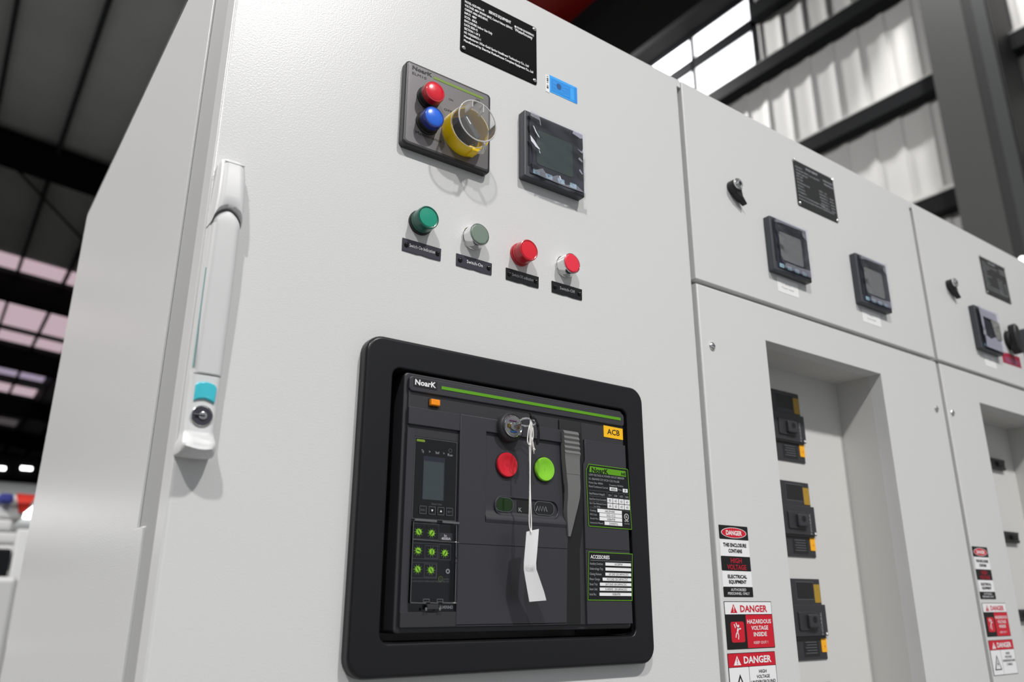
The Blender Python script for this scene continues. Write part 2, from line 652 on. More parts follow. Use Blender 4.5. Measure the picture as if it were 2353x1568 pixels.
roof_patch(m, -13, 8.1, -3.0, 62, 0.12, roofm)
cl = struct(m, 'ceiling')
m = MB()
for (a, b2, mt) in ((23.2, 24.2, skym), (26.8, 29.7, skym), (30.5, 31.6, skym), (33.8, 36.7, skyv), (38.4, 39.9, skym), (42.5, 44.0, skyd), (46, 47.6, skyd)):
    roof_patch(m, -8, 2.9, a, b2, 0.08, mt)
m.build('skylight', cl)
for k in range(12):
    x = 0.82 + 1.14 * (k - 6)
    m = MB()
    m.box(x - .035, x + .035, -3, 60, roofz(x) - 0.14, roofz(x) + 0.1, purm)
    struct(m, 'trim_%d' % (20 + k))
m = MB()
m.box(-14, 8.2, 60, 60.2, 0, 11, girtm)
struct(m, 'wall_back')

m = MB()
m.box(5.7, 6.3, -3, 60, Z0 + 6.9, Z0 + 7.9, rafm)
m.box(5.6, 6.4, -3, 60, Z0 + 6.86, Z0 + 6.9, rafm)
struct(m, 'trim_40')
m = MB()
m.tube([(.035, 17.3, Z0 + 8.75), (1.8, 20.07, Z0 + 8.6), (3.2, 22.3, Z0 + 8.45)], .03, purm, 6)
struct(m, 'trim_41')

# ================================================================== BACKGROUND things
# red overhead crane end carriage
t = thing('overhead_crane', (5.6, 6.4, 7.2), 'red overhead travelling crane end under the dark roof', 'crane')
m = MB()
m.rbox(-.75, .20, -1.6, .35, .1, .7, .02, redst)
m.build('end_carriage', t)
m = MB()
m.rbox(-7.5, -.5, -.35, .1, .25, .95, .02, redst)
m.build('bridge_girder', t)
m = MB()
m.rbox(-.62, -.1, -.45, .1, -.05, .12, .02, girtl)
m.build('wheel_guard', t)

# dim aisle: things behind the left cabinet
t = thing('white_wrapped_machine', (0.28, 4.6, -1.4), 'large pale machine cabinet beside the left cabinet side panel', 'machine')
m = MB()
m.rbox(-.75, .20, 0, .9, 0, 1.53, .03, paint)
m.build('body', t)
m = MB()
m.box(-.2, -.03, -.012, 0, 1.15, 1.19, tubem)  # bright strip drawn with a glow of its own
m.build('glowing_strip', t)
t = thing('packing_crate', (0.05, 6.2, -1.4), 'dark grey machine with a pale post on the far aisle', 'machine')
m = MB()
m.rbox(-.75, .50, 0, .8, 0, 1.76, .02, girtm)
m.build('body', t)
m = MB()
m.rbox(.51, .60, -.05, .1, 0, 1.90, .01, whitew)
m.build('post', t)
t = thing('wrapped_pallet_stack', (0.1, 8.2, -1.4), 'stack of white plastic wrapped goods at the left edge', 'pallet')
for i in range(7):
    m = MB()
    zz = 1.56 + .115 * i
    m.rbox(-1.0 + .06 * (i % 3), .72 - .07 * ((i * 2) % 3), 0, 1, zz, zz + .11, .035, whitew)
    m.build('wrapped_layer', t)
m = MB()
m.rbox(-.9, .66, .05, .95, 0, 1.55, .02, whitew)
m.build('rack', t)
m = MB()
vs = []
for i in range(7):
    vs += [(.655 + .008 * i, 8.17 + .02 * math.sin(i * 1.7), Z0 + .97 - .03 * i), (.82 - .010 * i, 8.17 + .02 * math.cos(i * 1.3), Z0 + .97 - .028 * i)]
m.add(vs, [(2 * i, 2 * i + 1, 2 * i + 3, 2 * i + 2) for i in range(6)], redfl)
m.add([(x, y + .01, z) for x, y, z in vs], [(2 * i + 1, 2 * i, 2 * i + 2, 2 * i + 3) for i in range(6)], redfl)
o = m.build('red_flag')
tag(o, 'red cloth banner hanging above the white wrapped goods', 'banner')
m = MB()
m.rbox(.51, .63, 8.02, 8.195, Z0 + .86, Z0 + .95, .03, bluefl)
o = m.build('blue_bundle')
tag(o, 'small dark blue bundle left of the red banner', 'bundle')
t = thing('overhead_gantry', (0, 24, 3.2), 'dark gantry with a row of lit tube lamps far down the hall', 'gantry')
m = MB()
m.box(-4, 5, 0, .3, -.1, .45, rafm)
m.build('beam', t)
m = MB()
m.box(-4, 5, 6, 6.3, -.9, -.3, rafm)
m.build('beam', t)
for i in range(6):
    m = MB()
    x = -.6 + i * .48
    m.box(x, x + .14 + .12 * (i % 2), -.05, 0, .02 + .05 * (i % 3), .1 + .05 * (i % 3), tubem)
    m.build('tube_lamp', t)
m = MB()
m.rbox(-3, 3.5, 15, 15.5, Z0 + .3, Z0 + 1.9, .05, girtl)
m.box(-3, 3.4, 14.9, 15, Z0 + 1.32, Z0 + 1.55, tubem)
o = m.build('distant_light_strip')
tag(o, 'grey partition with a bright strip far behind the white goods', 'partition')

# glowing ball added to stand for a glossy glint over the far cabinet
m = MB()
m.lathe(7.28, Z0 + 2.825, [(0.001, 1.85)] + [(.03 * math.sin(a * math.pi / 8), 1.82 + .03 * math.cos(a * math.pi / 8)) for a in range(1, 8)] + [(.001, 1.79)], glintm, 16)
m.box(7.30, 7.405, 1.80, 1.83, Z0 + 2.83, Z0 + 2.85, colb)
o = m.build('glint_ball')
tag(o, 'small glowing ball standing in for a glint just above the farthest cabinet top', 'lamp')

# ================================================================== CABINETS
TOP = .7965
BOT = -1.3


def cab_body(x0, x1, depth, name, label, yf=.024):
    t = thing(name, ((x0 + x1) / 2, 0, BOT - .1), label, 'electrical cabinet', None)
    t['_x'] = x0
    return t


def local(t):
    return (t.location.x, t.location.y, t.location.z - Z0)


# --- main cabinet
t = cab_body(.1625, .8445, 1.1, 'switchgear_cabinet', 'nearest tall grey cabinet, with the big breaker and four round buttons in a row')
L = local(t)
m = MB()
# carcass: side panel with rounded front edge, back, top, frame behind the door
m.prism([(.1625, BOT), (.1655, BOT), (.1655, TOP - .001), (.1625, TOP - .001)], 1.07, .106, paint, .0012)
m.box(.1653, .849, .112, 1.07, BOT, TOP - .006, paint2)
m.frame([(.1652, BOT), (.8490, BOT), (.8490, TOP - .006), (.1652, TOP - .006)], [(.345, -.055), (.700, -.055), (.700, .248), (.345, .248)], .111, .0305, gapgrey)
m.rbox(.1622, .1700, .080, .118, BOT, .0659, .002, paint)
m.box(.1625, .8524, .031, 1.07, TOP - .0055, TOP, paint)
m.build('carcass', t, L)
door = MB()
m2 = MB()
m2.box(.8442, .8526, .002, .03, TOP - .013, TOP, paint)
m2.build('corner_post', t, L)
# breaker cut-out in the door
OX0, OX1, OZ0, OZ1 = .352, .693, -.045, .238
door.frame(rrect(.1625, .8440, BOT + .02, TOP), rrect(OX0, OX1, OZ0, OZ1), .030, 0.0, paint, .0035)
door.build('door', t, L)
m = MB()
m.box(.8442, .8526, .031, .05, BOT, TOP - .016, gapgrey)  # strip carrying the painted shade of the gap between cabinets
m.build('gap_shade_strip', t, L)

# --- cabinets with two doors and a recess
SEAM0, SEAM1 = .4464, .4528


def two_door(x0, x1, label, xr, gap, name='feeder_cabinet'):
    t = cab_body(x0, x1, 1, name, label)
    L = local(t)
    ox0, ox1 = xr, xr + .3230
    oz0, oz1 = -1.15, .3865
    m = MB()
    m.box(x0, ox0 - .003, .028, 1.07, BOT, TOP - .005, paint2)
    m.box(ox1 + .003, x1 + .004, .028, 1.07, BOT, TOP - .005, paint2)
    m.box(ox0 - .003, ox1 + .003, .028, 1.07, oz1 + .003, TOP - .005, paint2)
    m.box(ox0 - .003, ox1 + .003, .11, 1.07, BOT, oz1 + .003, paint2)
    m.box(x0, x1 + gap - .001, .0245, 1.07, TOP - .0045, TOP, paint)
    m.box(x1 + .0001, x1 + gap - .001, .002, .05, TOP - .013, TOP, paint)
    m.box(x1 + .0002, x1 + gap - .001, .022, .05, BOT, TOP - .0045, gapgrey)
    m.box(x0 + .002, x1 - .002, .010, .028, SEAM0 - .001, SEAM0 + .0010, blkmat)
    m.build('carcass', t, L)
    m = MB()
    m.rbox(x0, x1, 0, .024, SEAM1, TOP, .0022, paint)
    m.build('upper_door', t, L)
    m = MB()
    m.frame(rrect(x0, x1, BOT + .02, SEAM0), rrect(ox0, ox1, oz0, oz1), .024, 0, paint, .003, .0012)
    m.build('lower_door', t, L)
    m = MB()
    # recess: inner walls, soffit and back plate
    m.box(ox0 - .0025, ox0 - .0002, .0242, .0893, oz0, oz1 + .002, paint2)
    m.box(ox1 + .0002, ox1 + .0025, .0242, .0893, oz0, oz1 + .002, paint2)
    m.box(ox0 - .0002, ox1 + .0002, .0242, .0893, oz1 + .0002, oz1 + .0025, paint2)
    m.box(ox0 - .0025, ox1 + .0025, .0895, .1, oz0, oz1 + .0025, paint2)
    m.build('recess', t, L)
    return t


two_door(.8535, 1.5365, 'middle grey cabinet, with two square meters side by side on its upper door', 1.0050, .0135)
two_door(1.5500, 2.2350, 'farthest grey cabinet at the right edge, with a black rotary handle', 1.6900, .0120)

# --- round head screws
def screw(x, z, label, r=.0062):
    m = MB()
    m.lathe(x, z, [(r, 0), (r, -.0008), (r * .9, -.002), (r * .6, -.003), (r * .25, -.0034)], chrome, 18)
    m.box(x - r * .5, x + r * .5, -.0036, -.003, z - .0005, z + .0005, black)
    solo(m, 'screw', (x, 0, z), label, 'screw', 'round head screws on the lower doors')


screw(.8768, .3528, 'shiny round screw at the top left of the middle cabinet lower door')
screw(1.5060, .348, 'round screw at the top right of the middle cabinet lower door')
screw(1.5666, .3487, 'round screw at the top left of the farthest cabinet lower door')

# ================================================================== SWING HANDLE on the main door
t = thing('swing_handle', (.177, 0, .25), 'long light grey plastic swing handle with turquoise button on nearest door', 'door handle')
L = local(t)


def hsect(zv, x0, x1, d, r):
    """a rounded cross-section: list of (x, y) from left wall to right wall"""
    pts = [(x0, 0)]
    for i in range(6):
        a = math.pi + (math.pi / 2) * i / 5
        pts.append((x0 + r + r * math.cos(a), -(d - r) + r * math.sin(a)))
    for i in range(6):
        a = -math.pi / 2 + (math.pi / 2) * i / 5
        pts.append((x1 - r + r * math.cos(a), -(d - r) + r * math.sin(a)))
    pts.append((x1, 0))
    L_, R_ = pts[6], pts[7]
    pts = pts[:7] + [(L_[0] + (R_[0] - L_[0]) * k / 8, L_[1]) for k in range(1, 8)] + pts[7:]
    return [(x, y, zv) for x, y in pts]


def bend(sec, cx, hw, dz, front=True):
    out = []
    for x, y, z in sec:
        u = max(0.0, 1 - ((x - cx) / hw) ** 2)
        out.append((x, y, z + dz * (math.sqrt(u) if front else u)))
    return out


def loft(m, secs, mt, cap=True):
    n = len(secs[0])
    vs = [p for s in secs for p in s]
    fs = []
    for k in range(len(secs) - 1):
        for i in range(n - 1):
            fs.append((k * n + i, k * n + i + 1, (k + 1) * n + i + 1, (k + 1) * n + i))
    fs.append(tuple(range(n)))
    fs.append(tuple((len(secs) - 1) * n + i for i in reversed(range(n))))
    m.add(vs, fs, mt)


m = MB(50)
secs = [hsect(.1185, .1628, .1915, .016, .004), hsect(.1195, .1620, .1905, .025, .006), hsect(.1245, .1615, .1900, .0315, .008), hsect(.1300, .1622, .1900, .0300, .008), hsect(.1350, .1640, .1902, .0215, .007),
        hsect(.1400, .1645, .1905, .0165, .006), hsect(.1890, .1640, .1910, .0165, .006), hsect(.1893, .1640, .1912, .0125, .004), hsect(.352, .1648, .1905, .0125, .004)]
secs = [bend(q, .1765, .0145, -.0032, False) if i < 5 else q for i, q in enumerate(secs)]
loft(m, secs, hplastic)
m.build('base', t, L)
m = MB(50)
secs = [hsect(.3400, .1640, .1907, .0150, .006)]
# upper housing: arch over the lever
H = MB(50)
n = 12
top = []
for zv, x0, x1, d in ((.3445, .1645, .1905, .0245), (.352, .1648, .1905, .0262), (.362, .1652, .1903, .0265), (.385, .1660, .1895, .0235), (.3985, .1665, .1886, .0205), (.3992, .1666, .1885, .0195), (.4030, .1668, .1884, .0175), (.4040, .1672, .1880, .014)):
    top.append(hsect(zv, x0, x1, d, .006))
top[0] = bend(hsect(.3330, .1640, .1911, .0235, .006), .17755, .0137, .0175)
top[1] = bend(hsect(.3345, .1643, .1909, .0258, .006), .17755, .0137, .0190)
top.insert(0, [(x, max(y, -.0135), z) for x, y, z in top[0]])
loft(H, top, hplastic)
H.box(.1680, .1874, -.0208, -.0200, .3984, .3988, greyt)
H.build('upper_housing', t, L)
# lever: long raised bar with a round shouldered top
m = MB(50)
bar = []
for k in range(9):
    a = k / 8 * math.pi / 2
    hw = .0122 * math.cos(a) + .0006
    bar.append((.3320 + .0165 * math.sin(a), hw))
secs = [hsect(.1905, .1664, .1908, .0160, .005), hsect(.1915, .1660, .1910, .0170, .006), hsect(.22, .1658, .1909, .0182, .006), hsect(.26, .1657, .1906, .0205, .006), hsect(.30, .1656, .1902, .0225, .006), hsect(.3315, .1657, .1899, .0225, .006)]
for zv, hw in bar[1:]:
    secs.append(hsect(zv, .1778 - hw, .1778 + hw, .0225 - .003 * (1 - hw / .0128), min(.006, hw * .8)))
loft(m, secs, hplastic)
m.build('lever', t, L)
m = MB()
m.box(.1652, .1656, -.0145, -.012, .196, .290, tealg)
m.build('teal_trim', t, L, 'thin teal strip')
m = MB()
bp = [(.1688, .1652), (.1720, .1668), (.1778, .1678), (.1836, .1660), (.1862, .1648), (.1866, .1700), (.1868, .1785), (.1845, .1815), (.1778, .1832), (.1710, .1818), (.1688, .1792)]
m.prism(bp, -.012, -.0190, teal, .0014)
m.lathe(.1778, .1752, [(.0062, -.01905), (.0045, -.0186), (.002, -.0183), (.0003, -.0182)], teal, 20, cap=False)
m.build('push_button', t, L, 'turquoise push button')
m = MB()
kc = (.1772, .1526)
m.lathe(*kc, [(.0093, -.015), (.0093, -.0178), (.0086, -.0182), (.0082, -.0178)], chrome, 28, lavender)
m.lathe(kc[0] + .0005, kc[1], [(.0036, -.0178), (.0034, -.0190), (.0028, -.0192)], chrome, 18, steel)
m.box(kc[0] - .0058, kc[0] + .0018, -.0196, -.0185, kc[1] - .0007, kc[1] + .0005, black)
m.box(kc[0] - .0072, kc[0] - .003, -.0184, -.0176, kc[1] + .0006, kc[1] + .0012, steel)
m.build('key_lock', t, L, 'round lock cylinder with chrome ring')

# ================================================================== NAMEPLATES
t = thing('nameplate', (.4975, 0, .708), 'black nameplate with white lettering and steel rivets on the nearest door', 'nameplate')
L = local(t)
m = MB()
X0, X1, ZA, ZB = .4378, .5597, .6615, .7545
m.prism(rrect(X0, X1, ZA, ZB, .003, 3), 0, -.0012, npblack, .0003)
ty = -.0014
lines = [('MODEL: GGD-MSB-1-M', .7425, .030), ('VOLTAGE: 480V 3PH/4W 60HZ, Control Voltage: 220VAC', .7365, .076), ('CURRENT: 4000A 60HZ-65KAIC', .7305, .036), ('INPUT:  480V', .7245, .0185), ('SCCR:  65KA', .7185, .0195),
         ('ENCLOSURE: Indoor Use Only', .7125, .0435), ('DATE: 2025-12', .7065, .0205), ('SECTION 1 OF 3', .7005, .024), ('NO. W2025090151-1', .6945, .0255), ("Manufacturer: Xi'an Gold Spring Intelligent Technology Co., Ltd", .6885, .103), ('Manufactured by: Shanghai Motherhouse Complete Equipment Co., Ltd', .6822, .1105)]
dz = -.0045
for s, z, wd in lines:
    m.text(s, X0 + .0048, z + dz - .0002, .0034, ty, white, wd, bold=.03)
m.text('SERVICE EQUIPMENT', .4800, .7400, .0042, ty, white, .036, bold=.03)
m.text('POWER ENGINEERING', .5262, .7378, .0030, ty, white, .0285, bold=.03)
m.lathe(.5236, .7392, [(.0017, -.0013), (.0017, ty)], white, 12)
m.text('Waterhousey', .5225, .7320, .0046, ty, white, .0300, bold=.02)
m.build('plate', t, L)
for x, z in ((X0 + .0045, ZA + .0055), (X1 - .0045, ZA + .0055), (X1 - .0045, ZB - .0045), (X0 + .0045, ZB - .0045)):
    m = MB()
    m.lathe(x, z, [(.0030, -.001), (.0029, -.0022), (.0018, -.0032), (.0004, -.0035)], chrome, 16)
    m.build('rivet', t, L)

# second type of nameplate: charcoal
t = thing('nameplate', (1.1965, 0, .7075), 'charcoal nameplate with four bright rivets on the middle cabinet', 'nameplate')
L = local(t)
m = MB()
m.prism(rrect(1.136, 1.257, .6615, .7530, .003, 3), 0, -.0012, npgrey, .0003)
lines = [('MODEL: MCC-2', .7445, .020), ('VOLTAGE: 480V 3PH/4W, Control Voltage: 220VAC', .7385, .072), ('CURRENT: 2500A 60HZ', .7320, .034), ('INPUT: 480V', .7260, .019), ('SCCR: 65KA', .7200, .018), ('ENCLOSURE: Indoor Use Only', .7135, .037), ('DATE: 2025-12', .7070, .018), ('SECTION 2 OF 3', .7005, .021), ('NO. W2025090151-2', .6940, .024), ("Manufacturer: Xi'an Gold Spring Intelligent Technology", .6875, .078), ('Manufactured by: Shanghai Motherhouse Complete Equipment', .6810, .105)]
for s, z, wd in lines:
    m.text(s, 1.1405, z - .006, .0030, ty, greyt, wd, bold=.01)
m.text('MCCB CABINET', 1.172, .7425, .0042, ty, greyt, .036, bold=.03)
m.text('POWER ENGINEERING', 1.2235, .7370, .0034, ty, greyt, .030, bold=.02)
m.text('Waterhouse', 1.2245, .7300, .0038, ty, greyt, .030, bold=.02)
for i in range(6):
    m.text('FEEDER %d   400A' % (i + 1), 1.2060 + .002 * (i > 2), .7100 - .0062 * i, .0030, ty, greyt, .024 if i < 1 else .044)
m.build('plate', t, L)
for x, z in ((1.1375, .7515), (1.2545, .7505), (1.1405, .6660), (1.2535, .6655)):
    m = MB()
    m.lathe(x, z, [(.0030, -.001), (.0029, -.0022), (.0018, -.0032), (.0004, -.0035)], chrome, 16)
    m.build('rivet', t, L)
dup(t, (1.881, 0, .7015), 'charcoal nameplate on the farthest cabinet, above its film covered meter')

# blue sticker
m = MB()
m.prism(rrect(.5815, .6315, .6615, .6885, .0012, 3), 0, -.0004, blue1)
m.prism([(.5752, .6595), (.5818, .6590), (.5818, .6868), (.5752, .6860)], 0, -.0005, sticker_w)
for i, z in enumerate((.6655, .6668, .668, .6700, .6745, .6770, .6783, .6800, .6812, .684)):
    m.box(.5772, .5800, -.00065, -.0005, z - .0007, z + .0003, black)
m.prism(rrect(.5852, .6190, .6650, .6835, .0004, 2), -.0003, -.0005, blue2)
m.border(rrect(.5845, .6262, .6640, .6848, .0004, 2), .0005, -.0006, blue1)
m.flat(circle(.5985, .6762, .0042, 20, .0048), -.00065, navy)
for x0, x1, z in ((.5870, .5935, .6775), (.5870, .5935, .6715), (.6050, .6100, .6775), (.6050, .6110, .6735), (.6100, .6170, .6790), (.6000, .6040, .6680), (.6070, .6180, .6660)):
    m.box(x0, x1, -.0007, -.0006, z, z + .0012, blue1)
m.prism(rrect(.6262, .6312, .6625, .6870, .0008, 2), -.0003, -.0005, blue2)
solo(m, 'blue_sticker', (.603, 0, .675), 'small bright blue sticker with a white barcode end on the nearest door', 'sticker')

# ================================================================== SELECTOR PANEL
t = thing('selector_switch_panel', (.4195, 0, .5505), 'square grey panel with red and blue lamps and yellow ringed switch', 'control panel')
L = local(t)
m = MB()
m.prism(rrect(.3592, .4792, .4945, .6072, .0055, 5), 0, -.0105, mat('panel_black_edge', (52, 52, 54), .35), .0028)
m.build('base_plate', t, L)
m = MB()
m.prism(rrect(.3625, .4755, .4985, .6035, .0035, 4), -.0098, -.0108, brushed, .0003)
y = -.0111
m.text('NoarK', .3668, .5962, .0048, y, black, .0268, bold=.035)
m.text('ELM10', .3670, .5892, .0034, y, black, .0190)
m.box(.3955, .4672, y, -.0108, .5950, .5984, limed)
m.text('OFF', .4112, .5578, .0030, y, black, .0115)
m.text('ON', .4560, .5900, .0026, y, black, .006)
m.text('ON', .4175, .5745, .0026, y, black, .006)
m.text('Maintenance', .3745, .5120, .0038, y, black, .0350)
m.build('face_plate', t, L)
for nm, cz, a, b in (('red_lamp', .5645, redl, redld), ('blue_lamp', .5305, blul, blud)):
    m = MB()
    cx = .389
    m.lathe(cx, cz, [(.0148, -.010), (.0148, -.0125), (.0138, -.0135), (.0138, -.0195), (.0132, -.0200)], blk, 32)
    l0 = m.build(nm, t, L, nm.replace('_', ' ') + ' with domed lens')
    m = MB()
    m.lathe(cx, cz, [(.0134, -.0198), (.0134, -.0262), (.0128, -.0278)], b, 32, b)
    m.lathe(cx, cz, [(.0116, -.0276), (.0112, -.0281), (.0085, -.0290), (.0045, -.0295), (.0008, -.0297)], a, 32)
    m.build('lens', l0, (0, 0, 0) if False else L)
# selector switch
cx, cz = .4380, .5335
m = MB()
m.lathe(cx, cz, [(.0285, -.0105), (.0285, -.0150), (.0278, -.0280), (.0272, -.0288), (.0255, -.0288), (.0250, -.0280), (.0245, -.0120)], yel, 40, cap=False)
m.lathe(cx, cz, [(.0246, -.0118), (.0220, -.0121)], yel, 40, cap=False)
m.rbox(.4405, .4500, -.0300, -.0150, .5035, .5090, .002, yel)
m.rbox(.4370, .4520, -.0290, -.0130, .5055, .5110, .002, yel)
yr = m.build('yellow_guard_ring', t, L, 'yellow ring')
m = MB()
m.lathe(cx, cz, [(.0150, -.0108), (.0150, -.0165), (.0140, -.0180)], blkgloss, 32)
a = math.radians(38)
pts = [(-.0150, -.0045), (.0150, -.0045), (.0162, 0), (.0150, .0045), (-.0150, .0045), (-.0162, 0)]
rot = [(cx + p[0] * math.cos(2.25) - p[1] * math.sin(2.25), cz + p[0] * math.sin(2.25) + p[1] * math.cos(2.25)) for p in pts]
m.prism(rot, -.0175, -.0325, charc, .0015)
rl = [(cx + p[0] * math.cos(2.25) - p[1] * math.sin(2.25), cz + p[0] * math.sin(2.25) + p[1] * math.cos(2.25)) for p in ((.0035, -.0008), (.0135, -.0008), (.0135, .0008), (.0035, .0008))]
m.flat(rl, -.0327, white)
m.build('rotary_knob', t, L, 'dark rotary knob with a white line')
m = MB()
co_ = (cx - .0010, cz + .0005)
m.lathe(*co_, [(.0262, -.0285), (.0262, -.0450), (.0256, -.0462)], clearp, 44)
for rr, yy, w_ in ((.0259, -.0456, .0009), (.0262, -.0290, .0006)):
    m.tube([(co_[0] + rr * math.cos(i * math.pi / 22), yy, co_[1] + rr * math.sin(i * math.pi / 22)) for i in range(44)], w_, milky, 6, True)
m.rbox(co_[0] - .0085, co_[0] - .0070, -.0465, -.030, co_[1] + .0155, co_[1] + .0255, .0006, milky)
m.rbox(co_[0] + .0065, co_[0] + .0080, -.0470, -.036, co_[1] + .0135, co_[1] + .0245, .0006, milky)
m.tube([(.4440, -.0450, .5105), (.4475, -.0445, .5075), (.4500, -.0400, .5045), (.4510, -.0340, .5035), (.4500, -.0290, .5050)], [.0008, .0016, .0024, .0028, .0022], milky, 10)
m.build('clear_cover', t, L, 'clear plastic lock cover')
for ch in t.children:
    pass

# ================================================================== METERS
def film(m, pts, seed, amp=.0020, yb=-.0150, nx=16, nz=16):
    """crinkled sheet spanned between four corners (TL, TR, BR, BL) in local x,z"""
    rnd = random.Random(seed)
    TL, TR, BR, BL = pts
    ph = [rnd.uniform(0, 6.28) for _ in range(6)]
    vs, fs = [], []
    for j in range(nz + 1):
        for i in range(nx + 1):
            u, v = i / nx, j / nz
            x = (TL[0] * (1 - u) + TR[0] * u) * (1 - v) + (BL[0] * (1 - u) + BR[0] * u) * v
            z = (TL[1] * (1 - u) + TR[1] * u) * (1 - v) + (BL[1] * (1 - u) + BR[1] * u) * v
            edge = .03 + max(0, 1 - 4 * u) * .9 + max(0, 4 * u - 3) * .5 + max(0, 5 * v - 4) * .5 + max(0, 1 - 5 * v) * .35
            yy = yb - amp * edge * (1 + math.sin(9 * v + 5 * u + ph[0]) * .6 + math.sin(23 * v - 11 * u + ph[1]) * .55 + math.sin(17 * u + 31 * v + ph[2]) * .4)
            vs.append((x + .0003 * math.sin(25 * v + ph[3]), yy, z))
    for j in range(nz):
        for i in range(nx):
            a = j * (nx + 1) + i
            fs.append((a, a + 1, a + nx + 2, a + nx + 1))
    m.add(vs, fs, filmm)


def meter(loc, label, scr, seed, group, fpts, sheen_marks=()):
    t = thing('panel_meter', loc, label, 'panel meter', group)
    m = MB()
    m.prism(rrect(-.0500, .0500, -.0485, .0485, .0025, 3), 0, -.0120, mbezel, .0018)
    m.build('bezel', t)
    m = MB()
    m.prism(rrect(-.0420, .0478, -.0425, .0455, .002, 3), -.0110, -.0130, mface, .0004)
    m.box(-.0445, -.0424, -.0125, -.0115, -.032, .041, blkmat)
    for i in range(4):
        x = -.0375 + i * .0202
        m.prism(rrect(x, x + .0112, -.0415, -.0345, .0008, 2), -.0128, -.0136, mbtn, .0003)
        m.text('HPEV'[i], x + .0042, -.0396, .0026, -.01375, mface)
    m.text('V/A', -.030, .0335, .0022, -.01315, greyt)
    m.text('3~', -.0395, .0395, .003, -.01315, greyt, .009)
    m.text('Accuenergy', .0245, .0375, .0028, -.01315, greyt, .018)
    m.build('face', t)
    m = MB()
    m.prism(rrect(-.0325, .0300, -.0265, .0275, .006, 4), -.0129, -.0133, blkmat)
    m.prism(rrect(-.0315, .0290, -.0262, .0245, .005, 4), -.0130, -.0136, scr)
    m.build('screen', t)
    m = MB(60)
    film(m, fpts, seed)
    rn = random.Random(seed)
    for pts_, mm in sheen_marks:  # painted sheen and glint patches laid just in front of the film
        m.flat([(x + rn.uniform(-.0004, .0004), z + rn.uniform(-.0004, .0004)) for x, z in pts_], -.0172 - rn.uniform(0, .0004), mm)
    m.build('protective_film', t, (0, 0, 0), 'crinkled clear film')
    return t


g = 'square panel meters on the cabinets'
CR1 = (([(-.0400, .0250), (-.0385, .0245), (-.0340, .0170), (-.0300, .0125), (-.0295, .0105), (-.0315, .0115), (-.0360, .0165)], fold_glint),
       ([(-.0445, .0090), (-.0430, .0075), (-.0380, .0030), (-.0330, -.0025), (-.0290, -.0060), (-.0300, -.0072), (-.0360, -.0050), (-.0410, -.0010), (-.0435, .0010)], fold_glint),
       ([(-.0440, .0380), (-.0300, .0370), (-.0290, .0440), (-.0435, .0450)], fold_sheen_thin),
       ([(-.0300, .0400), (-.0285, .0390), (-.0270, .0290), (-.0280, .0285)], fold_sheen),
       ([(.0260, .0380), (.0400, .0355), (.0450, .0370), (.0420, .0440), (.0290, .0450)], fold_sheen),
       ([(.0340, .0180), (.0430, .0130), (.0460, .0200), (.0440, .0215), (.0420, .0160)], fold_sheen),
       ([(.0350, .0030), (.0420, .0000), (.0430, .0020), (.0370, .0055)], fold_sheen),
       ([(.0360, -.0140), (.0420, -.0190), (.0430, -.0170), (.0380, -.0120)], fold_sheen),
       ([(-.0380, -.0400), (-.0250, -.0330), (-.0160, -.0420), (.0000, -.0340), (.0130, -.0440), (.0300, -.0380), (.0440, -.0450), (.0100, -.0465), (-.0300, -.0445)], fold_sheen_thin),
       ([(.0020, -.0350), (.0045, -.0390), (.0060, -.0385), (.0030, -.0330)], fold_glint),
       ([(-.0310, -.0080), (-.0295, -.0120), (-.0285, -.0115), (-.0300, -.0075)], fold_glint))
CR2 = (([(-.0420, .0360), (-.0250, .0380), (.0300, .0390), (.0450, .0380), (.0440, .0450), (-.0400, .0455)], fold_sheen_thin),
       ([(.0300, .0300), (.0450, .0220), (.0460, .0380), (.0300, .0380)], fold_sheen_thin),
       ([(-.0330, -.0420), (-.0250, -.0320), (.0100, -.0330), (.0440, -.0300), (.0450, -.0430)], fold_sheen_thin),
       ([(.0380, .0080), (.0440, .0020), (.0450, .0060), (.0400, .0110)], fold_sheen_thin))
CR3 = (([(-.0400, .0250), (.0440, .0230), (.0450, .0455), (-.0430, .0455)], fold_sheen),
       ([(-.0380, -.0440), (-.0340, -.0180), (-.0100, -.0230), (.0100, -.0150), (.0250, -.0220), (.0430, -.0180), (.0450, -.0450)], fold_sheen),
       ([(-.0400, -.0180), (-.0300, -.0180), (-.0300, .0250), (-.0400, .0250)], fold_sheen),
       ([(.0150, -.0180), (.0430, -.0180), (.0430, .0230), (.0050, .0230)], fold_sheen))
fp = ((-.0455, .0475), (.0498, .0470), (.0498, -.0455), (-.0395, -.0440))
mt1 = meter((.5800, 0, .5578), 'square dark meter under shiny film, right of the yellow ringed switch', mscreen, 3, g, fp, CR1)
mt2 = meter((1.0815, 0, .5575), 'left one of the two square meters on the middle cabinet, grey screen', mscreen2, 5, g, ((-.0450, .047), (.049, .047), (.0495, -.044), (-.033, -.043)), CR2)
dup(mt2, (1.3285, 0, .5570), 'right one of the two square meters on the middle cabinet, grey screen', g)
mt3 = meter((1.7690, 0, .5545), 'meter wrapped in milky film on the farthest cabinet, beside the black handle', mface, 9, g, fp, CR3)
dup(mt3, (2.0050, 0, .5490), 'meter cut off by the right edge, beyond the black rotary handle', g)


def paper_label(x0, x1, z0, z1, label, lines):
    m = MB()
    m.prism([(x0, z0), (x1, z0), (x1, z1), (x0, z1)], 0, -.0003, sticker_w)
    for s, z, wd in lines:
        m.text(s, (x0 + x1) / 2, z, .0032, -.00045, greyt, wd, 'c')
    solo(m, 'paper_label', ((x0 + x1) / 2, 0, z0), label, 'label', 'white paper labels below meters')


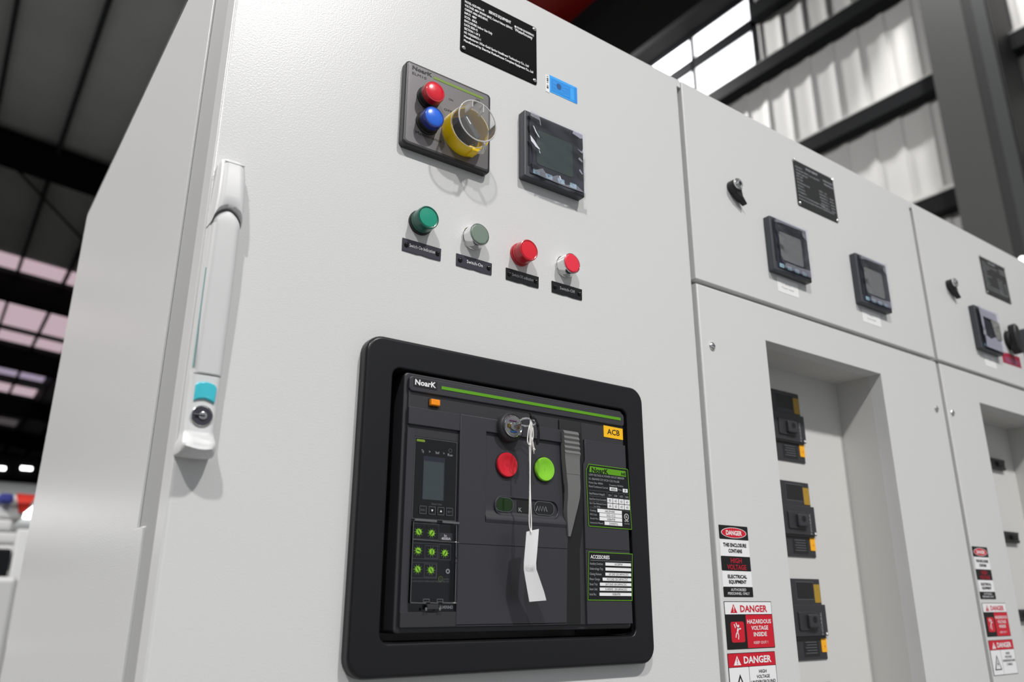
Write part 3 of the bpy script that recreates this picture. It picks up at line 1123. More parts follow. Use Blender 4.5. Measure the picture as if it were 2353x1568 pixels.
paper_label(1.0510, 1.1066, .4800, .5050, 'white paper label below the left meter of the middle cabinet', [('ATS1', .4945, .014), ('Power meter', .4878, .032)])
paper_label(1.2945, 1.3535, .4790, .5030, 'white paper label below the right meter of the middle cabinet', [('PV1', .4935, .010), ('Power meter', .4868, .028)])
paper_label(1.7500, 1.8000, .4760, .5010, 'white paper label below the film covered meter of the farthest cabinet', [('PV2', .4905, .010)])

# ================================================================== BUTTONS IN A ROW
gb = 'row of four round buttons on the nearest door'


def pilot(x, z, a, b, label, rim):
    t = thing('indicator_light', (x, 0, z), label, 'indicator light', gb)
    m = MB()
    m.lathe(0, 0, [(.0148, 0), (.0148, -.0030), (.0142, -.0038)], rim, 36)
    m.build('collar', t)
    m = MB()
    m.lathe(0, 0, [(.0138, -.0035), (.0138, -.0070), (.0141, -.0075), (.0136, -.0082), (.0137, -.0175), (.0134, -.0186), (.0126, -.0189), (.0112, -.0184)], b, 36, b)
    m.lathe(0, 0, [(.0112, -.0183), (.0110, -.0187), (.0060, -.0190), (.0006, -.0191)], a, 36)
    m.build('lens', t)
    return t


def pushb(x, z, a, label):
    t = thing('push_button', (x, 0, z), label, 'push button', gb)
    m = MB()
    m.lathe(0, 0, [(.0148, 0), (.0148, -.0020), (.0140, -.0028), (.0137, -.0140), (.0134, -.0152), (.0128, -.0155), (.0122, -.0148)], chrome, 40)
    m.build('chrome_ring', t)
    m = MB()
    m.lathe(0, 0, [(.0121, -.0135), (.0119, -.0158), (.0112, -.0163)], a, 36)
    m.build('button_face', t)
    return t


pilot(.3915, .4068, grnl, grnld, 'green round indicator lens above the Switch-On Indication plate', blk)
pushb(.4620, .4072, greyface, 'chrome ringed push button with a dull grey green face')
pilot(.5315, .4048, redl, redld, 'red round indicator lens above the Switch-Off Indication plate', redld)
pushb(.6020, .4068, redface, 'chrome ringed push button with a bright red face, rightmost in the row')

for x0, s, mt, tc, lab, tw in ((.3700, 'Switch-On Indication', lavender, white, 'grey violet engraved plate reading Switch-On Indication', .0325), (.4400, 'Switch-On', lavender, white, 'grey violet engraved plate reading Switch-On', .0222), (.5102, 'Switch-Off Indication', labblk, greyt, 'black engraved plate reading Switch-Off Indication', .0320), (.5804, 'Switch-Off', labblk, greyt, 'black engraved plate reading Switch-Off', .0243)):
    t = thing('engraved_plate', (x0 + .0247, 0, .3752), lab, 'label plate', 'engraved plates below the four buttons')
    m = MB()
    a = -.0247
    pts = [(a, -.0074), (a + .018, -.0079), (a + .024, -.0072), (a + .034, -.0080), (a + .049, -.0076), (-a, .0071), (a, .0073)]
    m.prism(pts, 0, -.0012, mt)
    if s == 'Switch-On Indication':
        xx = a + .0088
    elif s == 'Switch-On':
        xx = a + .0140
    elif s == 'Switch-Off Indication':
        xx = a + .0088
    else:
        xx = a + .0127
    m.text(s, xx, -.0012, .0040, -.00135, tc, tw)
    m.build('plate', t)
    for sx in (-.0198, .0202):
        m = MB()
        m.lathe(sx, .0002, [(.0029, -.001), (.0027, -.0024), (.0017, -.0034), (.0004, -.0038)], blkgloss, 16)
        m.build('rivet', t)

# ================================================================== AIR CIRCUIT BREAKER
t = thing('breaker_door_frame', (.5275, 0, .09), 'wide black rounded frame around the big circuit breaker', 'frame')
L = local(t)
m = MB()
m.frame(rrect(.3290, .7165, -.0670, .2605, .0190, 7), rrect(.3600, .6870, -.0365, .2290, .0090, 7), 0, -.0140, bezelm, .0040, .0022)
m.build('bezel', t, L)
m = MB()
m.frame(rrect(.3590, .6880, -.0375, .2300, .0090, 7), rrect(.3602, .6868, -.0363, .2288, .0080, 7), .029, -.009, blkmat)
m.build('inner_sleeve', t, L)

t = thing('circuit_breaker', (.5275, 0, .09), 'large charcoal circuit breaker with red and green push buttons', 'circuit breaker')
L = local(t)
P = -.0140
A = MB()
A.prism(rrect(.3745, .6818, -.0285, .2272, .0045, 4), .066, P + .0025, charc, .0018)
A.prism(rrect(.3790, .6790, -.0235, .2235, .0035, 4), P + .003, P, charc, .0012)
A.prism(rrect(.3782, .6795, .2068, .2228, .0040, 4), P + .001, P - .0022, charc2, .0010)
A.box(.3830, .4108, P - .0026, P - .0020, .2118, .2206, blk)
A.text('NoarK', .3842, .2138, .0056, P - .0030, white, .0250, bold=.03)
A.box(.4163, .6735, P - .0027, P - .0020, .2136, .2170, lime)
A.box(.3810, .6790, P - .0003, P + .0005, .2040, .2056, blkmat)
# raised lower body with the trip unit bay left open
A.prism(rrect(.3880 - .0095, .4403, .1719, .1900, .0008, 2), P, P - .0030, charc2, .0006)
A.prism([(.4403, -.0228), (.5808, -.0228), (.5838, .0570), (.5862, .0800), (.4735, .0800), (.4735, .1752), (.5790, .1752), (.5790, .1900), (.4403, .1900)], P, P - .0034, charc2, .0006)
A.prism(rrect(.3785, .4403, -.0228, -.0090, .0008, 2), P, P - .0030, charc, .0004)
A.box(.3785, .3868, P - .0020, P, -.009, .1680, charc2)
A.prism([(.6105, -.0228), (.6790, -.0228), (.6790, .1830), (.6135, .1830), (.6135, .1585), (.6105, .1530)], P, P - .0030, charc2, .0006)
A.box(.6108, .6790, P - .0034, P - .0028, .0572, .0580, blkmat)
A.box(.4403, .5800, P - .0034, P - .0028, -.0215, -.0208, blkmat)
A.build('front_cover', t, L)

m = MB()
m.box(.4022, .4150, P - .0006, P, .1932, .2020, blkmat)
m.prism(rrect(.4032, .4140, .1945, .2012, .0008, 3), P, P - .0050, orange, .0010)
m.build('reset_tab', t, L, 'small orange tab')

# trip unit
T = MB()
yb = P - .0008
T.prism(rrect(.3872, .4392, .0775, .1605, .0006, 2), P + .001, yb, blkgloss)
T.border(rrect(.3880, .4384, .0783, .1597, .0004, 2), .0004, yb - .0001, dgreyt)
T.prism([(.3900, .1555), (.3990, .1555), (.3998, .1563), (.3990, .1578), (.3900, .1578)], yb, yb - .0002, limed)
for s, x, wd in (('Tg', .3958, .0027), ('>', .4045, .0018), ('Isd', .4125, .0040), ('>', .4215, .0016), ('Run', .4270, .0058)):
    T.text(s, x, .1450 if s != 'Run' else .1442, .0026, yb - .0002, greyt, wd)
T.border(circle(.4300, .1500, .0021, 16), .0003, yb - .0001, dgreyt)
T.text('Smart Unit', .4155, .0932, .0018, yb - .0002, dgreyt, .0120, 'c')
tu = T.build('trip_unit', t, L, 'gloss black trip unit with small screen')
m = MB()
m.prism(rrect(.3985, .4238, .0978, .1415, .0004, 2), yb, yb - .0002, mat('lcd_surround', (38, 40, 52), .2))
m.prism(rrect(.3990, .4228, .0980, .1365, .0004, 2), yb, yb - .0003, lcd2)
m.build('screen', tu, L)
for i, x in enumerate((.3996, .4101, .4203, .4303)):
    m = MB()
    m.prism(rrect(x - .0040, x + .0040, .0835, .0912, .0008, 3), yb, yb - .0008, blkgloss, .0003)
    m.border(rrect(x - .0040, x + .0040, .0835, .0912, .0008, 3), .0004, yb - .0010, dgreyt)
    if i in (1, 2):
        d = 1 if i == 2 else -1
        tri = [(x - .0012, .0873 - .0009 * d), (x + .0012, .0873 - .0009 * d), (x, .0873 + .0012 * d)]
        m.flat(tri if d == 1 else tri[::-1], yb - .0011, white)
    else:
        m.text(('ESC', '', '', 'SET')[i], x, .0863, .0018, yb - .0011, dgreyt, .0050, 'c')
    m.build('key', tu, L)

# dial area below
D = MB()
D.prism(rrect(.3866, .4392, -.0085, .0760, .0006, 2), P + .001, yb + .0003, blkgloss)
yd = yb + .0001
for x0, x1, z0, z1 in ((.3868, .4192, .0590, .0742), (.3870, .4188, .0402, .0552), (.4040, .4182, .0412, .0532), (.4200, .4338, .0400, .0552), (.3870, .4182, .0222, .0370), (.4040, .4176, .0232, .0358)):
    D.border([(x0, z0), (x1, z0), (x1, z1), (x0, z1)], .00025, yd, dgreyt)
D.box(.4200, .4352, yd - .0001, yd + .0002, .0590, .0662, charc)
D.text('In', .4270, .0624, .0026, yd - .0002, white, .0028, 'c')
D.text('4000A', .4278, .0594, .0026, yd - .0002, white, .0108, 'c')
D.text('SU45NHD', .4225, -.0062, .0030, yd - .0002, greyt, .0150)
D.text('LOW VOLTAGE AC POWER CIRCUIT BREAKER TRIP UNIT', .3885, .0186, .0014, yd - .0001, dgreyt, .0440)
D.text('Test   Ig   Im', .3930, .0712, .0014, yd - .0001, dgreyt, .016)
D.border(circle(.4228, .0218, .0026, 18), .0003, yd, limed)
D.text('UL', .4228, .0208, .0020, yd - .0001, dgreyt, .0022, 'c')
D.text('LISTED', .4262, .0210, .0014, yd - .0001, dgreyt, .006)
D.lathe(.4302, .0292, [(.0025, yd), (.0023, yd - .0012), (.0013, yd - .0012)], chrome, 18, blkmat)
dial_panel = D.build('dial_panel', t, L, 'black panel of small green dials')
for i, (x, z, an) in enumerate(((.3961, .0658, 2.2), (.4109, .0652, .95), (.3962, .0479, 2.8), (.4116, .0472, 1.57), (.4267, .0465, 1.0), (.3964, .0303, 2.15), (.4113, .0298, 2.2))):
    m = MB()
    m.lathe(x, z, [(.0028, yd), (.0027, yd - .0010)], limeb, 20)
    c, s = math.cos(an), math.sin(an)
    q = [(x + a * c - b * s, z + a * s + b * c) for a, b in ((-.0022, -.0005), (.0022, -.0005), (.0022, .0005), (-.0022, .0005))]
    m.flat(q, yd - .0011, blkmat)
    for k in range(10):
        a = k * math.pi / 5
        c, s = math.cos(a), math.sin(a)
        q = [(x + r * c - b * s, z + r * s + b * c) for r, b in ((.0026, -.00025), (.0040, -.00025), (.0040, .00025), (.0026, .00025))]
        m.flat(q, yd - .0002, limeb)
        q = [(x + r * c - b * s, z + r * s + b * c) for r, b in ((.0045, -.0003), (.0052, -.0003), (.0052, .0003), (.0045, .0003))]
        m.flat(q, yd - .0001, dgreyt)
    m.build('dial', dial_panel, L)

# clear hinged cover over the dials
m = MB()
yc = P - .0058
m.box(.3872, .4398, yc, yc + .0005, -.0002, .0755, clearc)
m.box(.3868, .3874, yc, yb, -.0002, .0755, clearc)
m.box(.4360, .4364, yc - .0003, yb, .001, .0740, clearc)
for (a, b) in (((.3880, .0768), (.4130, .0766)), ((.4195, .0764), (.4395, .0762))):
    m.tube([(a[0], yc, a[1]), (b[0], yc, b[1])], .0013, steel, 8)
m.tube([(.3872, yc - .0002, .0580), (.4400, yc - .0002, .0572)], .00045, chrome, 6)
for a, b in ((.3872, .4040), (.4085, .4175), (.4225, .4385)):
    m.tube([(a, yc - .0002, -.0004), (b, yc - .0002, -.0008)], .0005, chrome, 6)
m.tube([(.4366, yc, .074), (.4372, yc, .035), (.4372, yc, .0)], .0004, steel, 6)
m.tube([(.3872, yc, .075), (.3872, yc, .035), (.3872, yc, .0)], .0003, steel, 6)
for x in (.4042, .4195):
    m.border(rrect(x - .0035, x + .0035, .0000, .0030, .0004, 2), .0004, yc - .0006, steel)
    m.rbox(x - .0010, x + .0010, yc - .001, yc, -.0078, -.0050, .0003, steel)
m.rbox(.4060, .4185, yc, yc + .003, -.0068, -.0020, .0006, charc)
m.lathe(.4335, .0395, [(.0040, yc), (.0040, yc - .0012), (.0030, yc - .0016)], clearc, 20)
m.build('clear_cover', t, L, 'hinged clear plastic cover')

# mechanism panel: profile swept along x
Q = P - .0030
prof = [(.1752, P - .0001), (.1300, P - .0003), (.1000, P - .0003), (.0930, P - .0006), (.0900, P - .0014), (.0875, P - .0030), (.0850, P - .0044), (.0825, P - .0047), (.0795, P - .0037)]
m = MB(25)
x0, x1, x1b = .4735, .5805, .5835
vs = []
for z, y in prof:
    vs.append((x0, y, z))
    vs.append((x1 + (x1b - x1) * (.175 - z) / .1, y, z))
n = len(prof)
fs = [(2 * i, 2 * i + 1, 2 * i + 3, 2 * i + 2) for i in range(n - 1)] + [tuple(2 * i for i in range(n)), tuple(2 * i + 1 for i in reversed(range(n)))]
m.add(vs, fs, charc2)
m.border(rrect(.4755, .5838, .0590, .0765, .0015, 3), .0004, Q - .0003, blkmat)
m.box(.4403, .5838, Q - .0004, Q, .0562, .0567, blkmat)
# window slot
sp = rrect(.4858, .5738, .0868, .1088, .0108, 7)
m.frame(sp, offset_poly(sp, .0022), P, P - .0028, charc2, .0008, .0010)
m.flat(offset_poly(sp, .0015), P - .0010, charc)
mp = m.build('mechanism_panel', t, L)
m = MB()
m.prism(rrect(.4868, .5100, .0918, .1068, .0066, 6), P, P - 0.0024, greenglow, .0012)
m.border(rrect(.4868, .5100, .0918, .1068, .0066, 6), .0005, P - 0.0025, dgreyt)
m.build('status_lens', mp, L, 'dark green lens')
m = MB()
m.prism(rrect(.5160, .5325, .0925, .1050, .001, 3), P, P - 0.0016, blkmat)
m.text('K', .5178, .0930, .0045, P - 0.0018, greyt, .004)
m.build('close_indicator', mp, L)
m = MB()
m.prism(rrect(.5385, .5665, .0915, .1062, .0068, 6), P, P - 0.0020, blk, .0012)
m.border(rrect(.5385, .5665, .0915, .1062, .0068, 6), .0006, P - 0.0021, dgreyt)
pth = []
for i in range(9):
    pth.append((.5410 + i * .0019, P - 0.0023, .0985 + (.0022 if i % 2 else -.0032)))
m.tube(pth, .0004, greyt, 5)
m.build('spring_indicator', mp, L)

for nm, x, z, mt, lb in (('push_off_button', .5018, .1420, red_btn, 'red concave push button'), ('push_on_button', .5535, .1420, grn_btn, 'green concave push button')):
    m = MB()
    y0 = P - .0002
    m.lathe(x, z, [(.0145, y0 + .0006), (.0143, y0 - .0008), (.0136, y0 - .0009)], blkmat, 36)
    m.lathe(x, z, [(.0134, y0 - .0008), (.0134, y0 - .0030), (.0126, y0 - .0040), (.0105, y0 - .0038), (.0075, y0 - .0029), (.0045, y0 - .0024), (.0005, y0 - .0022)], mt, 40)
    m.text('O' if mt is red_btn else 'I', x, z - .0014, .0028, y0 - .0027, mt, None, 'c')
    m.build(nm, t, L, lb)

m = MB()
kx, kz = .5035, .1835
m.lathe(kx, kz, [(.0168, P), (.0168, P - .0060), (.0160, P - .0085), (.0142, P - .0100), (.0128, P - .0090)], charc, 40)
m.lathe(kx, kz, [(.0122, P - .0080), (.0122, P - .0115), (.0116, P - .0122), (.0108, P - .0115)], chrome, 36, steel)
m.lathe(kx - .0003, kz - .0005, [(.0045, P - .0110), (.0044, P - .0135)], steel, 20)
m.box(kx - .0075, kx + .0080, P - .0128, P - .0116, kz - .0022, kz + .0018, mat('brass', (150, 125, 70), .3, metal=1))
m.box(kx - .0050, kx + .004, P - .0127, P - .0114, kz + .0052, kz + .0062, mat('violet_print', (90, 30, 80), .4))
m.box(kx - .0035, kx + .004, P - .0127, P - .0114, kz - .0070, kz - .0055, navy)
m.build('key_lock', t, L, 'chrome key lock in a dark collar')

# charging lever in its channel
m = MB()
m.prism([(.5808, -.0228), (.6025, -.0228), (.6035, .0560), (.6090, .0826), (.6130, .1500), (.6100, .2030), (.5770, .2030), (.5810, .1000), (.5850, .0900)], P + .001, P - .0010, blkmat)
m.prism(rrect(.5762, .6085, .1885, .2030, .002, 3), P, P - .0022, mat('lever_well', (34, 34, 36), .5), .0005)
m.build('lever_channel', t, L)
m = MB(30)
zs = []
zv = .1895
yl = P - .0060
prof = [(.1895, .5775, .5998, 0)]
z = .1885
for k in range(5):
    prof += [(z, .5776 + .0003 * k, .6000 + .0004 * k, .0016), (z - .0030, .5778 + .0003 * k, .6002 + .0004 * k, .0030), (z - .0044, .5779 + .0003 * k, .5999 + .0004 * k, .0022)]
    z -= .0056
prof += [(.1575, .5790, .6010, .0020), (.1392, .5808, .6008, .0022), (.1390, .5808, .6008, .0019), (.1250, .5822, .6008, .0022), (.1130, .5822, .5995, .0020), (.1020, .5812, .5965, .0015), (.0920, .5815, .5935, .0008), (.0800, .5830, .5900, .0), (.0700, .5838, .5868, -.0006)]
vs = []
for z, xa, xb, d in prof:
    vs += [(xa, P, z), (xa, yl - d, z), (xb, yl - d, z), (xb, P, z)]
fs = []
for k in range(len(prof) - 1):
    for i in range(4):
        j = (i + 1) % 4
        fs.append((4 * k + i, 4 * k + j, 4 * k + 4 + j, 4 * k + 4 + i))
fs += [(0, 1, 2, 3), tuple(len(vs) - 4 + i for i in (3, 2, 1, 0))]
m.add(vs, fs, levg)
m.build('charging_lever', t, L, 'grey ribbed charging lever')

# labels on the breaker
m = MB()
yl = Q - .0002
m.prism([(.6465, .1905), (.6780, .1900), (.6781, .2040), (.6466, .2047)], P, P - .0006, acby)
m.text('ACB', .6623, .1945, .0066, P - .0008, black, .0205, 'c', bold=.01)
m.build('acb_label', t, L, 'yellow label reading ACB')

m = MB()
o_ = [(.6160, .0826), (.6830, .0822), (.6835, .0835), (.6812, .1530), (.6800, .1542), (.6178, .1546), (.6136, .1470), (.6152, .0836)]
m.prism(o_, Q, Q - .0005, labblk)
m.border(o_, .0008, Q - .0007, lime)
hd = [(.6188, .1450), (.6775, .1444), (.6770, .1512), (.6200, .1520)]
m.flat(hd, Q - .0006, lime)
y = Q - .0008
m.text('NoarK', .6225, .1452, .0054, y, labblk, .0262, bold=.03)
m.text('A40', .6690, .1456, .0036, y, labblk, .0078, bold=.02)
m.text('LOW VOLTAGE AC POWER CIRCUIT BREAKER', .6180, .1408, .0024, y, greyt, .0560)
m.text('UL 1066/ANSI C37.13/CSA C22.2 No.268', .6176, .1362, .0024, y, greyt, .0480)
m.text('Frame Size: 4000A', .6174, .1318, .0022, y, greyt, .0220)
m.text('Frequency: 50/60Hz', .6495, .1315, .0020, y, greyt, .0225)
m.text('Rated Continuous Current', .6174, .1275, .0022, y, greyt, .0300)
m.box(.6500, .6622, y + .0001, Q - .0004, .1258, .1300, white)
m.text('4000A', .6561, .1264, .0030, y - .0001, labblk, .0090, 'c')
m.text('Poles', .6636, .1270, .0020, y, greyt, .0060)
m.box(.6712, .6790, y + .0001, Q - .0004, .1255, .1298, white)
m.text('3P', .6751, .1261, .0030, y - .0001, labblk, .0030, 'c')
for z in (.1238, .1172, .1112, .1046, .1034):
    m.box(.6174, .6815, y, Q - .0004, z, z + .0003, dgreyt)
for i in range(4):
    x = .6450 + .0092 * i
    m.box(x, x + .0003, y, Q - .0004, .1046, .1238, dgreyt)
    m.text(('254', '508', '635', '(kA)')[i], x + .0048, .1190, .0024, y, greyt, .0048, 'c')
    for zz in (.1115, .1052):
        m.box(x + .0005, x + .0088, y, Q - .0004, zz, zz + .0055, white)
        m.text('65' if i else ('85' if zz > .11 else '65'), x + .0047, zz + .0013, .0030, y - .0001, labblk, .0034, 'c')
m.text('Rated Maximum Voltage(V)', .6178, .1192, .0024, y, greyt, .0240)
m.text('Rated Short Circuit Current(kA)', .6178, .1130, .0022, y, greyt, .0262)
m.text('Short Time Withstand Current', .6178, .1082, .0020, y, greyt, .0262)
m.text('1s, 0.5s', .6245, .1050, .0018, y, greyt, .0095)
for s, z, x0, v in (('Catalog:', .1000, .6296, 'A40C3PW4000'), ('MFG Code:', .0955, .6325, '2025-10-22'), ('Serial No.:', .0910, .6325, '505864708'), ('Instruction Manual:', .0862, .6400, 'ZA300507UL')):
    m.text(s, .6180, z, .0020, y, greyt, .0012 * len(s) if len(s) < 12 else .0200)
    m.box(x0, .6680, y, Q - .0004, z - .0006, z + .0034, white)
    m.text(v, (x0 + .6680) / 2, z, .0026, y - .0001, labblk, .0014 * len(v), 'c')
m.border(circle(.6752, .0968, .0037, 20), .0006, y, white)
m.text('UL', .6752, .0955, .0030, y, white, .0036, 'c')
m.text('LISTED', .6752, .0910, .0018, y, white, .0066, 'c')
m.text('E324758', .6756, .0880, .0014, y, greyt, .0080, 'c')
m.build('rating_label', t, L, 'black rating label with a lime green border')

m = MB()
o_ = [(.6110, .0022), (.6790, .0018), (.6828, .0546), (.6142, .0548)]
m.prism(o_, Q, Q - .0005, labblk)
m.border(o_, .0008, Q - .0007, lime)
m.text('ACCESSORIES', .6168, .0473, .0038, y, white, .0290, bold=.02)
m.box(.6168, .6800, y, Q - .0004, .0452, .0455, greyt)
rows = (('Auxiliary Switches:', .0405, .6392, 'AX12NFW4', .012, .0200), ('Undervoltage Trip:', .0350, .6390, '', 0, .0200), ('Closing Release:', .0293, .6386, 'XF12ND 200-240VAC/DC', .031, .0180), ('Motor Charge:', .0238, .6342, 'MO12ND 200-240VAC/DC', .0325, .0155), ('Shunt Trip:', .0183, .6298, 'SHT12ND 200-240VAC/DC', .033, .0120), ('Smart Unit:', .0130, .6294, 'SU40NHD  200-240VAC/DC', .034, .0120), ('Serial No.:', .0075, .6288, '505864708', .012, .0105))
for s, z, x0, v, wd, tw in rows:
    k = (.0473 - z) * .06
    m.text(s, .6160 - k, z, .0026, y, greyt, tw)
    m.box(x0, .6795 - k * .6, y, Q - .0004, z - .0004, z + .0030, white)
    if v:
        m.text(v, (x0 + .6795) / 2, z + .0001, .0025, y - .0001, labblk, wd, 'c')
m.build('accessories_label', t, L, 'black ACCESSORIES label with a lime green border')

# ================================================================== KEY WITH TIE, STRING AND TAG
t = thing('key', (.513, -.045, .186), 'metal key in the breaker lock with a black cable tie', 'key')
L = local(t)
m = MB()
m.tube([(.5035, -.026, .1833), (.508, -.034, .1845)], .0016, steel, 8)
bow = []
for i in range(20):
    a = 2 * math.pi * i / 20
    bow.append((.5138 + .0072 * math.cos(a), -.0370 - .006 * math.cos(a), .1872 + .0042 * math.sin(a)))
m.tube(bow, .0012, chrome, 8, True)
m.build('key_bow', t, L)
m = MB()
lp = [(.5165, -.042, .1920), (.5200, -.0432, .1905), (.5228, -.0438, .1850), (.5240, -.0440, .1770), (.5240, -.0436, .1690), (.5225, -.0430, .1625)]
for dx in (-.0008, 0, .0008):
    m.tube([(x + dx, y, z) for x, y, z in lp], .0009, blkgloss, 6)
m.rbox(.5135, .5175, -.0455, -.0415, .1905, .1935, .0006, blk)
m.tube([(.5150, -.0435, .1925), (.5110, -.0440, .1962)], .0010, blk, 6)
m.build('cable_tie', t, L, 'black cable tie')
t = thing('paper_tag', (.514, -.042, .07), 'white paper tag hanging by white string in front of the breaker', 'tag')
L = local(t)
m = MB()
y = -.0410
for pth in ([(.5150, y, .1890), (.5138, y - .001, .1800), (.5128, y - .002, .1700), (.5136, y, .1600), (.5140, y, .1300), (.5133, y, .1000), (.5129, y, .0780), (.5142, y - .0016, .0690)],
            [(.5160, y, .1890), (.5170, y + .001, .1750), (.5145, y - .0015, .1640), (.5148, y, .1450), (.5143, y, .1200), (.5150, y, .0950), (.5156, y, .0780), (.5142, y - .0016, .0690)],
            [(.5155, y - .001, .1885), (.5120, y - .001, .1790), (.5106, y - .001, .1700), (.5103, y - .001, .1650), (.5118, y - .001, .1618), (.5142, y - .001, .1625), (.5150, y - .001, .1700), (.5162, y - .001, .1800), (.5156, y, .1888)],
            [(.5158, y, .1890), (.5188, y + .001, .1830), (.5195, y + .001, .1730), (.5182, y + .001, .1640), (.5200, y + .001, .1560), (.5210, y + .002, .1530)],
            [(.5170, y, .1700), (.5190, y, .1610), (.5199, y, .1580), (.5192, y, .1550)]):
    # smooth the polyline
    P2 = []
    for i in range(len(pth) - 1):
        a, b = Vector(pth[i]), Vector(pth[i + 1])
        pa = Vector(pth[max(i - 1, 0)])
        pb = Vector(pth[min(i + 2, len(pth) - 1)])
        for k in range(5):
            u = k / 5
            P2.append(.5 * ((2 * a) + (b - pa) * u + (2 * pa - 5 * a + 4 * b - pb) * u * u + (3 * a - pa - 3 * b + pb) * u ** 3))
    P2.append(Vector(pth[-1]))
    m.tube(P2, .00062, string_w, 6)
m.lathe(.5199, .1572, [(.0011, y + .0015), (.0013, y), (.0006, y - .0015)], string_w, 10)
m.build('string', t, L)
m = MB(60)
# curved card
rowsc = [((.5088, .0698), (.5252, .0735), 0), ((.5076, .0600), (.5238, .0630), .0012), ((.5060, .0480), (.5222, .0500), .0018), ((.5050, .0380), (.5208, .0390), .0016), ((.5052, .0320), (.5214, .0325), .0004), ((.5080, .0220), (.5262, .0235), -.0030), ((.5122, .0080), (.5330, .0105), -.0075), ((.5145, .0005), (.5364, .0020), -.0100)]
vs = []
for (a, b, d) in rowsc:
    for k in range(5):
        u = k / 4
        vs.append((a[0] * (1 - u) + b[0] * u, -.0415 - d * .3 + .0008 * math.sin(u * 3.1), a[1] * (1 - u) + b[1] * u))
n = len(vs)
vs += [(x, y + .0003, z) for x, y, z in vs]
fs = []
for r in range(len(rowsc) - 1):
    for k in range(4):
        a = r * 5 + k
        fs.append((a, a + 1, a + 6, a + 5))
        fs.append((n + a, n + a + 5, n + a + 6, n + a + 1))
for r in range(len(rowsc) - 1):
    fs.append((r * 5, (r + 1) * 5, n + (r + 1) * 5, n + r * 5))
    fs.append((r * 5 + 4, n + r * 5 + 4, n + (r + 1) * 5 + 4, (r + 1) * 5 + 4))
L1 = (len(rowsc) - 1) * 5
for k in range(4):
    fs.append((k, n + k, n + k + 1, k + 1))
    fs.append((L1 + k, L1 + k + 1, n + L1 + k + 1, n + L1 + k))
m.add(vs, fs, tag_w)
m.text('NOARK', .5130, .0325, .0042, -.0430, mat('faint_grey_print', (196, 195, 197), .7), .0120, 'c')
m.build('card', t, L)

# ================================================================== LOCKS, ROTARY HANDLE
def camlock(x, z, label):
    t = thing('cam_lock', (x, 0, z), label, 'lock', 'small cam locks on the upper doors')
    m = MB()
    m.lathe(0, .002, [(.0118, .001), (.0118, -.0110), (.0108, -.0125)], blk, 28)
    m.prism([(-.009, -.005), (.001, -.0150), (.010, -.0190), (.0215, -.0240), (.0130, -.0120), (.0105, .004)], -.002, -.0120, blk, .002)
    m.build('wing', t)
    m = MB()
    m.lathe(0, .004, [(.0100, -.011), (.0100, -.0150), (.0090, -.0162), (.0065, -.0150)], chrome, 28)
    m.lathe(0, .004, [(.0040, -.0145), (.0036, -.0180)], chrome, 16, blk)
    m.build('chrome_cap', t)
    return t


cl_ = camlock(.9560, .6330, 'chrome capped black lock on the middle cabinet upper door')
dup(cl_, (1.6470, 0, .6300), 'chrome capped black lock on the farthest cabinet upper door')

t = thing('rotary_handle', (1.8860, 0, .5570), 'large black rotary handle on the farthest cabinet', 'rotary switch')
m = MB()
m.lathe(0, 0, [(.0215, 0), (.0215, -.008), (.0195, -.010)], blkmat, 32)
m.build('base', t)
m = MB()
m.prism([(-.0135, -.026), (-.004, -.0350), (.0105, -.0320), (.0155, -.018), (.0140, .010), (.007, .030), (-.004, .0340), (-.0115, .028), (-.0150, .008)], -.008, -.024, blk, .005)
m.build('grip', t)
m = MB()
m.prism([(1.8378, .4985), (1.9255, .4995), (1.9259, .5250), (1.8379, .5240)], 0, -.0006, mat('crimson_tag', (170, 24, 60), .5))
m.flat([(1.8480, .5010), (1.9180, .5020), (1.9180, .5150), (1.8480, .5140)], -.0008, mat('rose_print', (150, 70, 100), .5))
solo(m, 'red_tag_plate', (1.8818, 0, .5115), 'crimson tag plate right under the black rotary handle', 'label plate')

